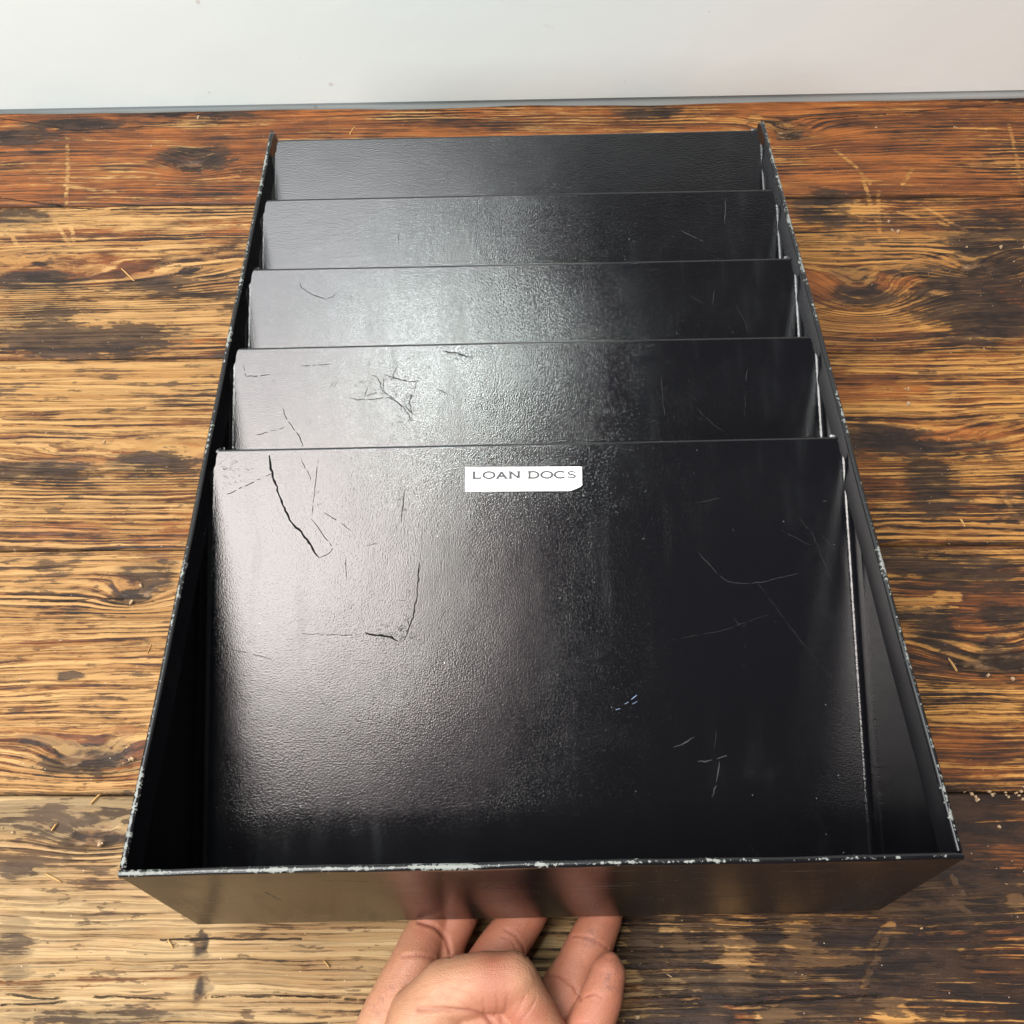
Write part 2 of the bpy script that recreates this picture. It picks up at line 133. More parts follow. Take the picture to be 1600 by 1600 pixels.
 0.14052),(-0.06693,0.13965)]),(0,0.00015,'d',[(-0.06094,0.14449),(-0.06243,0.1437),(-0.06345,0.14291)]),(0,0.00013,'d',[(-0.06198,0.14362),(-0.06178,0.14212),
 (-0.06093,0.14062)]),(0,0.00025,'d',[(-0.0609,0.14056),(-0.0615,0.14168),(-0.06115,0.14279)]),(0,0.00012,'d',[(-0.06127,0.15677),(-0.06061,0.15765),(-0.06135,
 0.15856)]),(0,0.00016,'d',[(-0.06159,0.14378),(-0.06065,0.14432),(-0.06078,0.14488)]),(0,0.00026,'d',[(-0.06503,0.13645),(-0.06576,0.13799),(-0.06505,0.13949)]),
 (0,0.00025,'d',[(-0.06499,0.20105),(-0.06664,0.20119),(-0.06667,0.2013)]),(0,0.00015,'d',[(-0.06449,0.20509),(-0.0658,0.20463),(-0.0679,0.20418)]),(0,0.00024,
 'd',[(-0.06513,0.19287),(-0.06567,0.19364),(-0.06628,0.19441)]),(0,0.00024,'d',[(-0.06304,0.20826),(-0.06288,0.20924),(-0.06256,0.21023)]),(0,0.00024,'d',
 [(-0.06417,0.19856),(-0.06264,0.19862),(-0.06194,0.19871)]),(0,0.00024,'d',[(-0.06469,0.20844),(-0.06431,0.20946),(-0.06461,0.2105)]),(0,0.00026,'d',[(-0.06226,
 0.19879),(-0.0625,0.19944),(-0.06424,0.20011)]),(0,0.00013,'d',[(-0.06427,0.19865),(-0.06314,0.19892),(-0.06188,0.19918)]),(0,0.0002,'d',[(-0.06526,0.19625),
 (-0.06407,0.19575),(-0.06312,0.19526)]),(0,0.00021,'d',[(-0.06645,0.18905),(-0.06768,0.19067),(-0.06799,0.19227)]),(1,0.00012,'d',[(-0.03791,0.22588),(-0.03595,
 0.22485),(-0.03513,0.22384)]),(1,0.00022,'d',[(-0.03959,0.22599),(-0.03931,0.22731),(-0.03888,0.22863)]),(1,0.00018,'d',[(-0.03522,0.22568),(-0.03527,0.22661),
 (-0.035,0.22754)]),(1,0.00016,'d',[(-0.03712,0.22435),(-0.03659,0.22259),(-0.03591,0.22083)]),(1,0.00017,'d',[(-0.03521,0.22636),(-0.0356,0.22716),(-0.03466,
 0.22793)]),(1,0.00016,'d',[(-0.03497,0.22393),(-0.03498,0.22444),(-0.03399,0.22492)]),(1,0.00021,'d',[(-0.03803,0.22432),(-0.037,0.22287),(-0.03645,0.22143)]),
 (1,0.00022,'d',[(-0.05899,0.18231),(-0.05881,0.18363)]),(1,0.00019,'d',[(-0.12905,0.19738),(-0.12856,0.19585)]),(1,0.00022,'d',[(-0.03877,0.22356),(-0.04018,
 0.22237)]),(2,0.0002,'d',[(-0.04186,0.22112),(-0.04184,0.22249)]),(0,0.00012,'d',[(-0.04875,0.18149),(-0.04874,0.18054)]),(1,0.00019,'d',[(-0.06231,0.22303),
 (-0.05953,0.22031)]),(1,0.00012,'d',[(-0.06025,0.20732),(-0.06312,0.2071)]),(0,0.00013,'d',[(-0.08567,0.16294),(-0.08727,0.16381)]),(1,0.00017,'d',[(-0.09614,
 0.18544),(-0.0967,0.18702)]),(1,0.00018,'d',[(-0.10704,0.20858),(-0.10521,0.21139)]),(1,0.00022,'d',[(-0.09909,0.19747),(-0.09774,0.19991)]),(0,0.00021,
 'd',[(-0.02639,0.10716),(-0.02647,0.1057)]),(0,0.00012,'d',[(-0.06688,0.14203),(-0.06769,0.14215)]),(0,0.00016,'d',[(-0.08852,0.09606),(-0.0885,0.09525)]),
 (2,0.00018,'d',[(-0.04737,0.20219),(-0.04949,0.2018)]),(1,0.00019,'d',[(-0.06722,0.18845),(-0.07059,0.1883)]),(2,0.00012,'d',[(-0.02145,0.20312),(-0.01916,
 0.20163)]),(2,0.00016,'d',[(-0.14339,0.18908),(-0.14297,0.18969)]),(1,0.00011,'d',[(-0.08641,0.21273),(-0.08821,0.21084)]),(2,0.00014,'d',[(-0.07963,0.21168),
 (-0.0778,0.21341)]),(2,0.00017,'d',[(-0.1328,0.2205),(-0.13099,0.2188)]),(2,0.00019,'d',[(-0.14414,0.19678),(-0.14312,0.19713)]),(2,0.0002,'d',[(-0.13869,
 0.19857),(-0.13865,0.19957)]),(1,0.00015,'d',[(-0.05939,0.21983),(-0.05922,0.21991)]),(0,0.00017,'d',[(-0.13175,0.21751),(-0.1307,0.21735)]),(1,0.00015,
 'd',[(-0.10359,0.21153),(-0.10524,0.20819)]),(2,0.00014,'d',[(-0.08929,0.22442),(-0.09021,0.22262)]),(0,0.00017,'d',[(-0.062,0.12067),(-0.06246,0.12011)]),
 (1,0.00022,'d',[(-0.10875,0.22504),(-0.10824,0.22418)]),(1,0.00012,'d',[(-0.0516,0.22018),(-0.05311,0.21702)]),(0,0.00016,'d',[(-0.08298,0.19653),(-0.08269,
 0.19664)]),(0,0.00018,'d',[(-0.13974,0.12648),(-0.1403,0.12628)]),(1,0.00021,'d',[(-0.06223,0.1943),(-0.06485,0.19497)]),(1,0.00012,'d',[(-0.11764,0.19024),
 (-0.11837,0.18853)]),(1,0.00013,'d',[(-0.12275,0.19345),(-0.12288,0.19425)]),(1,0.00022,'d',[(-0.04437,0.19754),(-0.04441,0.19903)]),(2,0.00012,'d',[(-0.10215,
 0.21591),(-0.10279,0.21899)]),(1,0.00017,'d',[(-0.04917,0.21528),(-0.0504,0.21377)]),(2,0.00015,'d',[(-0.11536,0.19435),(-0.11235,0.19322)]),(0,0.00022,
 'd',[(-0.08897,0.15231),(-0.09061,0.15031)]),(0,0.00015,'d',[(-0.12521,0.10011),(-0.12611,0.09963)]),(0,0.00012,'d',[(-0.07536,0.09437),(-0.0772,0.09406)]),
 (1,0.00017,'d',[(-0.07223,0.21379),(-0.0738,0.21253)]),(1,0.00021,'d',[(-0.13871,0.21406),(-0.13822,0.21164)]),(2,0.00011,'d',[(-0.06773,0.18812),(-0.0658,
 0.18868)]),(2,0.0002,'d',[(-0.03453,0.19393),(-0.03361,0.18946)]),(2,0.00015,'d',[(-0.04697,0.22096),(-0.04608,0.21771)]),(0,0.00012,'d',[(-0.05841,0.11263),
 (-0.05615,0.11312)]),(0,0.00018,'d',[(-0.10476,0.2036),(-0.10752,0.20239)]),(0,0.00022,'d',[(-0.04474,0.17208),(-0.0426,0.16999)]),(0,0.00011,'d',[(-0.03729,
 0.16403),(-0.03626,0.16226)]),(2,0.00016,'d',[(-0.11233,0.2191),(-0.11228,0.21803)]),(2,0.00022,'d',[(-0.1007,0.21023),(-0.09976,0.21014)]),(2,0.00014,
 'd',[(-0.11951,0.2267),(-0.11786,0.22727)]),(1,0.00019,'d',[(-0.11579,0.22383),(-0.11558,0.22399)]),(1,0.00013,'d',[(-0.15113,0.20047),(-0.1517,0.19913)]),
 (1,0.00021,'d',[(-0.09937,0.20132),(-0.10088,0.20089)]),(0,0.00012,'d',[(-0.10651,0.20953),(-0.10776,0.20858)]),(1,0.00011,'d',[(-0.06554,0.21744),(-0.06717,
 0.2173)]),(2,0.00017,'d',[(-0.14343,0.20332),(-0.14476,0.20401)]),(0,0.00015,'d',[(-0.07009,0.13293),(-0.06902,0.13341)]),(0,0.00023,'d',[(-0.07402,0.1369),
 (-0.07411,0.13705)]),(0,0.00019,'d',[(-0.09454,0.13775),(-0.09431,0.13758)]),(0,0.00021,'d',[(-0.08315,0.1392),(-0.08436,0.13957)]),(0,0.00024,'d',[(-0.06463,
 0.13921),(-0.06239,0.13929)]),(0,0.00014,'d',[(-0.08231,0.13667),(-0.08222,0.13775)]),(0,0.0002,'d',[(-0.07195,0.1361),(-0.07114,0.13638)]),(0,0.00026,
 'd',[(-0.07147,0.13528),(-0.07154,0.13443)]),(0,0.0002,'d',[(-0.06989,0.13558),(-0.06932,0.13675)]),(0,0.00023,'d',[(-0.0638,0.13784),(-0.06197,0.13846)]),
 (0,0.00018,'d',[(-0.0642,0.13606),(-0.06458,0.13647)]),(0,0.00019,'d',[(-0.06301,0.13551),(-0.06437,0.13467)]),(0,0.00021,'d',[(-0.07581,0.13737),(-0.0757,
 0.13695)]),(0,0.00014,'d',[(-0.07367,0.13701),(-0.07171,0.13591)]),(0,0.00019,'d',[(-0.07555,0.13905),(-0.07751,0.1389)]),(0,0.00023,'d',[(-0.07118,0.13636),
 (-0.0688,0.136)]),(0,0.00018,'d',[(-0.07615,0.1343),(-0.07759,0.13476)]),(0,0.00016,'d',[(-0.07535,0.14102),(-0.07322,0.14173)]),(0,0.00016,'d',[(-0.06668,
 0.1387),(-0.06621,0.13809)]),(0,0.00014,'d',[(-0.08424,0.13632),(-0.08321,0.13582)]),(0,0.00024,'d',[(-0.07198,0.13711),(-0.07159,0.13738)]),(0,0.00025,
 'd',[(-0.07677,0.1385),(-0.07539,0.13926)]),(0,0.00026,'d',[(-0.06316,0.13486),(-0.0654,0.13486)]),(0,0.00018,'d',[(-0.08175,0.13666),(-0.08124,0.13676)]),
 (0,0.00026,'d',[(-0.07482,0.1332),(-0.07259,0.13185)]),(0,0.00015,'d',[(-0.07616,0.13612),(-0.07695,0.13582)]),(0,0.00015,'d',[(-0.06488,0.13917),(-0.06461,
 0.13944)]),(0,0.0002,'d',[(-0.06095,0.13681),(-0.05993,0.13717)]),(0,0.00018,'d',[(-0.07092,0.13857),(-0.06996,0.13923)]),(0,0.00025,'d',[(-0.07623,0.13559),
 (-0.07733,0.13487)]),(0,0.00018,'d',[(-0.06229,0.14019),(-0.06474,0.14027)]),(0,0.00026,'d',[(-0.07833,0.13824),(-0.0797,0.13829)]),(0,0.00018,'d',[(-0.06003,
 0.13538),(-0.05885,0.13632)]),(0,0.00018,'d',[(-0.05932,0.13437),(-0.0597,0.13466)]),(0,0.00024,'d',[(-0.08141,0.13732),(-0.08152,0.13737)]),(0,0.00014,
 'd',[(-0.08841,0.13897),(-0.08796,0.1392)]),(0,0.00016,'d',[(-0.07679,0.13665),(-0.07708,0.13595)]),(0,0.00021,'d',[(-0.07458,0.13909),(-0.07352,0.13865)]),
 (0,0.0002,'d',[(-0.08362,0.1347),(-0.08339,0.13461)]),(0,0.00023,'d',[(-0.06974,0.13553),(-0.06936,0.13554)]),(0,0.00023,'d',[(-0.06826,0.13695),(-0.06799,
 0.13645)]),(0,0.00016,'d',[(-0.07723,0.13443),(-0.0782,0.13464)]),(0,0.00023,'d',[(-0.07255,0.14001),(-0.07186,0.13965)]),(0,0.00022,'d',[(-0.06283,0.13974),
 (-0.06527,0.13868)]),(0,0.00025,'d',[(-0.08352,0.13763),(-0.08168,0.13809)]),(0,0.00023,'d',[(-0.05591,0.13536),(-0.05553,0.13493)]),(0,0.0002,'d',[(-0.06852,
 0.14197),(-0.07046,0.14212)]),(0,0.00025,'d',[(-0.0624,0.13568),(-0.06311,0.13532)]),(0,0.00021,'d',[(-0.06279,0.138),(-0.06321,0.13825)]),(0,0.00015,'d',
 [(-0.08951,0.13655),(-0.08963,0.13588)]),(3,0.00015,'g',[(0.10824,0.19334),(0.10822,0.19381)]),(2,0.00016,'g',[(0.11283,0.22029),(0.1124,0.21981)]),(4,
 0.00012,'g',[(0.1744,0.21556),(0.17471,0.21482)]),(2,0.00017,'g',[(0.13295,0.18748),(0.13278,0.18657)]),(4,0.00014,'g',[(0.12791,0.20275),(0.12791,0.2029)]),
 (2,0.0002,'g',[(0.06844,0.1962),(0.06806,0.19616)]),(0,0.0002,'g',[(0.04322,0.101),(0.04281,0.10089)]),(2,0.00021,'g',[(0.07978,0.20004),(0.0798,0.19932)]),
 (3,0.00015,'g',[(0.11428,0.20671),(0.11477,0.2063)]),(2,0.0001,'g',[(0.08411,0.20831),(0.0838,0.20701)]),(4,0.00022,'g',[(0.1083,0.20015),(0.10798,0.19992)]),
 (3,0.00022,'g',[(0.07068,0.19988),(0.0703,0.20051)]),(4,0.00017,'g',[(0.10434,0.2066),(0.10424,0.20599)]),(3,0.0001,'g',[(0.05968,0.19159),(0.06057,0.19259)]),
 (3,0.00011,'g',[(0.16026,0.20003),(0.15944,0.2005)]),(0,0.0001,'g',[(0.07132,0.16776),(0.0717,0.1671)]),(3,0.00015,'g',[(0.0723,0.21492),(0.07224,0.21499)]),
 (1,0.00012,'g',[(0.05264,0.18813),(0.05248,0.18739)]),(0,0.0002,'g',[(0.11047,0.15795),(0.11049,0.15763)]),(1,0.0002,'g',[(0.09541,0.18509),(0.09538,0.18477)]),
 (2,0.00011,'g',[(0.09104,0.19047),(0.09135,0.1895)]),(1,0.00019,'g',[(0.05118,0.22292),(0.0512,0.22325)]),(0,0.00016,'g',[(0.11318,0.19318),(0.11328,0.19289)]),
 (0,0.00013,'g',[(0.0874,0.03787),(0.08862,0.03744)]),(0,0.00015,'g',[(0.06299,0.09555),(0.06278,0.09553)]),(4,0.0002,'g',[(0.12235,0.20797),(0.12256,0.20813)]),
 (2,0.00019,'g',[(0.11062,0.20857),(0.11136,0.20826)]),(0,0.00013,'g',[(0.10847,0.08324),(0.10821,0.08326)]),(2,0.00015,'g',[(0.15352,0.21067),(0.15316,
 0.21056)]),(2,0.00018,'g',[(0.08611,0.19626),(0.08641,0.19554)]),(3,0.00018,'g',[(0.12942,0.21259),(0.12988,0.21316)]),(2,0.00015,'g',[(0.14478,0.20662),
 (0.14384,0.20554)]),(2,0.00017,'g',[(0.07489,0.19725),(0.07526,0.1969)]),(1,0.00011,'g',[(0.08266,0.21536),(0.08293,0.21505)]),(1,0.00019,'g',[(0.14112,
 0.2084),(0.14071,0.20779)]),(4,0.00013,'g',[(0.11511,0.20018),(0.11603,0.20003)]),(1,0.00012,'g',[(0.1121,0.18155),(0.11232,0.18222)]),(4,0.00022,'g',[(0.07821,
 0.20793),(0.07836,0.2091)]),(4,9e-05,'g',[(0.12853,0.19477),(0.12855,0.19522)]),(3,0.00014,'g',[(0.09562,0.19399),(0.09522,0.19307)]),(4,0.00017,'g',[(0.14065,
 0.21255),(0.14013,0.21171)]),(2,0.00022,'g',[(0.09279,0.19814),(0.09345,0.19846)]),(0,0.0001,'g',[(0.06377,0.03157),(0.06423,0.03169)]),(0,0.0001,'g',[(0.06519,
 0.03728),(0.06465,0.03732)]),(4,0.00018,'g',[(0.1176,0.2055),(0.11867,0.20443)]),(1,0.00013,'g',[(0.12736,0.21263),(0.12721,0.21118)]),(0,0.00015,'g',[(0.12779,
 0.15738),(0.12741,0.15694)]),(4,0.00017,'g',[(0.15327,0.21478),(0.15288,0.21518)]),(1,0.00012,'g',[(0.0851,0.2074),(0.08516,0.20662)]),(4,0.00021,'g',[(0.08006,
 0.21658),(0.08002,0.21733)]),(0,0.00019,'g',[(0.06037,0.07785),(0.06053,0.07718)]),(2,0.00021,'g',[(0.09926,0.21087),(0.09887,0.21115)]),(0,9e-05,'g',[(0.11921,
 0.07283),(0.11876,0.07258)]),(4,0.00012,'g',[(0.1305,0.21694),(0.13125,0.21697)]),(4,0.00018,'g',[(0.07731,0.20251),(0.07725,0.2029)]),(2,0.00017,'g',[(0.0815,
 0.1952),(0.08118,0.19507)]),(0,0.00016,'g',[(0.06262,0.16952),(0.06235,0.16899)]),(4,0.00011,'g',[(0.11884,0.19897),(0.11956,0.19923)]),(3,0.00021,'g',
 [(0.12489,0.221),(0.12526,0.22165)]),(3,0.0001,'g',[(0.08713,0.19085),(0.08807,0.19131)]),(2,0.00021,'g',[(0.11933,0.18837),(0.11865,0.18752)]),(2,0.0001,
 'g',[(0.08088,0.21042),(0.08187,0.21095)]),(4,0.00019,'g',[(0.1771,0.21562),(0.17772,0.21564)]),(0,0.00018,'g',[(0.0892,0.19091),(0.08797,0.19065)]),(3,
 0.0001,'g',[(0.09642,0.22238),(0.09665,0.2225)]),(3,0.00011,'g',[(0.09607,0.19593),(0.09512,0.19549)]),(1,0.00022,'g',[(0.13434,0.21478),(0.1346,0.21433)]),
 (3,0.00018,'g',[(0.14323,0.21085),(0.14201,0.20922)]),(2,0.00018,'g',[(0.14177,0.20371),(0.1416,0.2032)]),(1,0.00016,'g',[(0.0761,0.18978),(0.07652,0.18957)]),
 (3,0.00013,'g',[(0.1272,0.20257),(0.12724,0.20199)]),(2,0.00011,'g',[(0.12115,0.20733),(0.11908,0.20594)]),(4,0.0002,'g',[(0.17437,0.20906),(0.17376,0.20878)]),
 (1,0.00016,'g',[(0.05561,0.18441),(0.0555,0.18519)]),(4,0.00022,'g',[(0.08034,0.20301),(0.08014,0.20254)]),(3,0.0001,'g',[(0.09389,0.20181),(0.0947,0.20151)]),
 (0,0.0001,'g',[(0.0762,0.06176),(0.07572,0.06134)]),(0,0.0001,'g',[(0.09245,0.15324),(0.09228,0.15316)]),(0,0.00017,'g',[(0.08122,0.16955),(0.08082,0.16937)]),
 (2,0.00018,'g',[(0.09948,0.21107),(0.09976,0.21165)]),(1,0.00022,'g',[(0.10717,0.17982),(0.10676,0.17956)]),(1,9e-05,'g',[(0.05977,0.22102),(0.05976,0.22054)]),
 (4,0.00017,'g',[(0.1506,0.21562),(0.15073,0.21542)]),(3,0.00013,'g',[(0.08488,0.19701),(0.0858,0.19728)]),(0,0.00019,'g',[(0.11945,0.05793),(0.1198,0.05764)]),
 (1,0.0002,'g',[(0.11937,0.20524),(0.11967,0.20579)]),(1,0.00012,'g',[(0.14241,0.20469),(0.1423,0.20361)]),(4,0.00017,'g',[(0.17055,0.19503),(0.16908,0.19418)]),
 (0,0.00019,'g',[(0.08042,0.03903),(0.08101,0.03888)]),(2,0.00013,'g',[(0.1349,0.19972),(0.13448,0.19946)]),(4,0.00015,'g',[(0.14093,0.21818),(0.14063,0.21755)]),
 (1,0.00012,'g',[(0.13927,0.20329),(0.1394,0.204)]),(1,9e-05,'g',[(0.09501,0.19531),(0.09502,0.19489)]),(0,0.00019,'g',[(0.1075,0.10252),(0.10778,0.10218)]),
 (3,0.00017,'g',[(0.07457,0.22354),(0.07432,0.22291)]),(3,0.0002,'g',[(0.07276,0.19828),(0.07321,0.19695)]),(1,0.00015,'g',[(0.08077,0.2059),(0.08021,0.20582)]),
 (4,0.00019,'g',[(0.16041,0.21453),(0.16107,0.21426)]),(0,0.00022,'g',[(0.07728,0.16573),(0.07667,0.16509)]),(3,0.00021,'g',[(0.09556,0.22234),(0.09518,
 0.22132)]),(1,0.0002,'g',[(0.07898,0.20068),(0.07849,0.20095)]),(0,0.00012,'g',[(0.04753,0.17931),(0.04787,0.17903)]),(0,0.00016,'g',[(0.10884,0.11304),
 (0.10929,0.11237)]),(1,0.00014,'g',[(0.07437,0.18002),(0.07376,0.17983)]),(3,0.00021,'g',[(0.15851,0.19129),(0.15865,0.19054)]),(1,0.00011,'g',[(0.08597,
 0.18966),(0.08648,0.18971)]),(4,0.00013,'g',[(0.12803,0.19707),(0.12776,0.19576)]),(3,0.0001,'g',[(0.11058,0.1997),(0.11026,0.19918)]),(4,0.00016,'g',[(0.06921,
 0.20269),(0.06987,0.20279)]),(0,0.0002,'g',[(0.1135,0.14298),(0.11316,0.14277)]),(3,0.00013,'g',[(0.11925,0.21046),(0.11925,0.20961)]),(1,0.00013,'g',[(0.06609,
 0.18651),(0.06593,0.18554)]),(2,0.00016,'g',[(0.07109,0.21446),(0.07135,0.21409)]),(0,0.00016,'g',[(0.06121,0.09524),(0.06166,0.09526)]),(4,0.00022,'g',
 [(0.16193,0.19974),(0.16362,0.20049)]),(1,0.00022,'g',[(0.11882,0.2115),(0.11946,0.2118)]),(3,0.00017,'g',[(0.08043,0.20765),(0.07988,0.20714)]),(0,0.00022,
 'g',[(0.06777,0.17952),(0.06857,0.17951)]),(1,0.00016,'g',[(0.09901,0.1997),(0.09893,0.19885)]),(1,0.00011,'g',[(0.07597,0.1913),(0.07576,0.19008)]),(4,
 0.00021,'g',[(0.10927,0.21538),(0.10878,0.21614)]),(1,9e-05,'g',[(0.14177,0.19588),(0.14196,0.19585)]),(1,0.00022,'g',[(0.09082,0.19922),(0.09192,0.19862)]),
 (0,0.00011,'g',[(0.11788,0.04153),(0.11717,0.0415)]),(0,0.00019,'g',[(0.04743,0.13083),(0.04805,0.13106)]),(4,0.00011,'g',[(0.12312,0.21865),(0.12295,0.21812)]),
 (4,9e-05,'g',[(0.1222,0.2199),(0.12118,0.21996)]),(4,0.0002,'g',[(0.13092,0.19777),(0.13026,0.19692)]),(4,0.00015,'g',[(0.07987,0.21546),(0.07953,0.21546)]),
 (2,0.00022,'g',[(0.08335,0.22008),(0.08314,0.21936)]),(1,0.00014,'g',[(0.09587,0.20059),(0.09532,0.2005)]),(1,0.00018,'g',[(0.11218,0.18471),(0.11295,0.18506)]),
 (0,0.00017,'g',[(0.04261,0.03671),(0.04254,0.03593)]),(3,0.00019,'g',[(0.15135,0.1977),(0.15085,0.19775)]),(1,0.00016,'g',[(0.06166,0.18396),(0.06165,0.18375)]),
 (3,0.00016,'g',[(0.15459,0.21109),(0.1548,0.21058)]),(4,0.00019,'g',[(0.08638,0.21135),(0.08664,0.21153)]),(0,0.00014,'g',[(0.04134,0.08971),(0.04051,0.08941)]),
 (1,0.00014,'g',[(0.10992,0.2215),(0.10958,0.22213)]),(4,0.0001,'g',[(0.10285,0.21443),(0.10229,0.21385)]),(4,0.00019,'g',[(0.16191,0.20765),(0.16295,0.20739)]),
 (0,0.00011,'g',[(0.0924,0.19685),(0.09211,0.19701)]),(4,0.00019,'g',[(0.14819,0.20711),(0.14903,0.20797)]),(0,0.00015,'g',[(0.11602,0.19469),(0.11544,0.19491)]),
 (3,0.0001,'g',[(0.07266,0.21231),(0.07335,0.2116)]),(3,0.00011,'g',[(0.14699,0.21572),(0.1462,0.21642)]),(1,0.00021,'g',[(0.07304,0.18061),(0.07319,0.17965)]),
 (2,9e-05,'g',[(0.14883,0.2167),(0.1495,0.21626)]),(4,0.00012,'g',[(0.15274,0.20293),(0.1516,0.20281)]),(3,0.00015,'g',[(0.11188,0.19274),(0.11189,0.19226)])],
 'label':[(-0.03213,0.20782),(0.02746,0.20689),(0.02782,0.2191),(-0.03195,0.22037)],'front':[[(-0.02128,0.06916),(0.00181,0.06172),(0.01283,0.06064)],[(0.05022,
 0.06986),(0.06334,0.07235)],[(-0.05806,0.04018),(-0.03231,0.03896),(-0.01216,0.0412)],[(-0.02488,0.06694),(-0.01832,0.07888)],[(-0.03787,0.08317),(-0.00114,
 0.08091)],[(0.01518,0.06944),(0.03181,0.064)],[(-0.116,0.07202),(-0.11264,0.05293)],[(0.04508,0.04104),(0.0965,0.04147)],[(0.07811,0.06465),(0.12697,0.07493)],
 [(0.02562,0.0747),(0.05201,0.0771)],[(-0.13596,0.08403),(-0.1267,0.08436)],[(-0.08898,0.09039),(-0.05875,0.08395)]],'R':[[0.99955,0.030012,0.0],[-0.02635,
 0.877573,-0.478718],[-0.014367,0.478502,0.877969]],'T':[[0.999958,0.008091,0.004275],[-0.00841,0.9967,0.080742],[-0.003608,-0.080775,0.996726]],'t':[0.00676,
 0.04406,0.03859],'tyaw':-0.02695,'y0':0.1115,'pw':0.1524,'fx':1461.33,'wall':[(-0.4254,0.6909),(0.4414,0.673)],'hand':{'chains':[[(-0.05309,-0.02443,0.044,
 0.02),(-0.04598,0.00183,0.052,0.017),(-0.03524,0.01267,0.058,0.0142),(-0.01834,0.0162,0.062,0.0126),(-0.00629,0.01664,0.062,0.0122),(-0.00327,0.01278,0.06,
 0.0112),(0.00349,0.00102,0.055,0.0112),(0.0099,-0.01116,0.05,0.011),(0.01066,-0.02112,0.046,0.0095)],[(-0.03023,-0.02249,0.046,0.019),(-0.02483,-0.00777,
 0.05,0.015)],[(-0.02561,-0.00149,0.051,0.0125),(-0.01416,-0.00255,0.05,0.0125),(-0.00125,-0.0034,0.048,0.0115)],[(-0.01601,-0.01559,0.044,0.017),(-0.01004,
 -0.00773,0.046,0.014),(-0.00283,-0.00719,0.044,0.0125)],[(-0.06613,-0.0298,0.03,0.015),(-0.0691,-0.00433,0.033,0.013),(-0.05981,0.01441,0.036,0.0118),(-0.05285,
 0.02646,0.036,0.0116)],[(-0.05285,0.02646,0.036,0.0114),(-0.04754,0.04021,0.03,0.0106),(-0.04291,0.05114,0.0268,0.0104),(-0.03956,0.0625,0.026,0.0095)],
 [(-0.04083,0.02749,0.026,0.0098),(-0.03774,0.03733,0.0265,0.0098),(-0.03242,0.04796,0.0262,0.0102),(-0.02895,0.06081,0.025,0.0095)],[(-0.03583,-0.01046,
 0.028,0.014),(-0.02364,0.01526,0.029,0.013),(-0.01455,0.02718,0.029,0.0124),(-0.00066,0.04503,0.0262,0.0112),(0.00718,0.05829,0.025,0.01),(0.01066,0.06425,
 0.025,0.009)],[(0.00717,-0.01675,0.027,0.0125),(0.01538,0.00531,0.028,0.012),(0.01881,0.0133,0.029,0.0118),(0.02522,0.02331,0.029,0.0108),(0.03278,0.03386,
 0.028,0.011),(0.03756,0.04248,0.0266,0.0103),(0.04073,0.05065,0.0262,0.0095),(0.04204,0.05538,0.0262,0.0075)],[(0.01011,-0.02658,0.034,0.0115),(0.02163,
 -0.01164,0.042,0.0108),(0.02995,0.00034,0.047,0.0103),(0.03524,0.01101,0.049,0.0093),(0.03815,0.01855,0.049,0.0083),(0.039,0.02198,0.049,0.006)],[(-0.06573,
 -0.02962,0.033,0.017),(-0.03693,-0.02548,0.032,0.018),(-0.01073,-0.02491,0.032,0.017),(0.00955,-0.02662,0.033,0.015)],[(-0.05603,-0.04863,0.037,0.021),
 (-0.02517,-0.04473,0.037,0.021),(0.00297,-0.04543,0.037,0.019)],[(-0.02,-0.085,0.042,0.026),(-0.03,-0.13,0.046,0.027),(-0.04,-0.2,0.056,0.031),(-0.055,
 -0.3,0.075,0.037)],[(0.00717,-0.01675,0.027,0.0125),(-0.02,-0.085,0.042,0.026)],[(0.02522,0.02331,0.029,0.0108),(-0.02,-0.085,0.042,0.026)],[(0.02163,-0.01164,
 0.042,0.0108),(-0.03,-0.13,0.046,0.027)]],'creases':[(0.0006,0.0005,[(896,1462),(918,1464),(938,1474),(950,1482)]),(0.0007,0.0006,[(852,1524),(872,1524),
 (895,1540),(908,1562)]),(0.0005,0.0004,[(862,1522),(890,1530),(906,1548)]),(0.0005,0.0003,[(900,1470),(925,1478)]),(0.0006,0.0005,[(915,1556),(930,1552),
 (942,1560)]),(0.0004,0.0003,[(920,1562),(938,1566)]),(0.0004,0.0003,[(895,1600),(930,1598)]),(0.0007,0.0005,[(790,1452),(806,1462),(818,1478),(821,1494)]),
 (0.0005,0.0004,[(783,1462),(800,1470),(810,1490)]),(0.0005,0.0004,[(852,1437),(860,1446)]),(0.001,0.001,[(655,1440),(680,1448),(698,1466),(706,1496)]),
 (0.0008,0.0005,[(630,1494),(655,1492),(680,1498)]),(0.0005,0.0003,[(736,1440),(746,1452)]),(0.0011,0.0011,[(655,1577),(695,1577),(732,1580),(760,1586),
 (768,1597)]),(0.0005,0.00022,[(690,1552),(716,1562),(734,1575)]),(0.0005,0.0002,[(700,1540),(735,1553),(752,1572)]),(0.0005,0.0003,[(755,1562),(757,1575),
 (756,1584)]),(0.0005,0.00028,[(776,1553),(778,1571),(772,1590)]),(0.0005,0.00028,[(794,1553),(791,1575),(783,1594)]),(0.0005,0.0003,[(821,1556),(811,1576),
 (797,1592)]),(0.0006,0.0003,[(838,1560),(826,1580),(810,1600)]),(0.0004,0.00016,[(812,1498),(828,1510),(836,1530)]),(0.0004,0.00014,[(660,1540),(700,1528),
 (740,1530)]),(0.0004,0.00014,[(640,1560),(680,1556),(700,1560)]),(0.0004,0.00014,[(630,1585),(680,1590),(710,1592)])],'red':[(935,1455,0.014,0.95),(915,
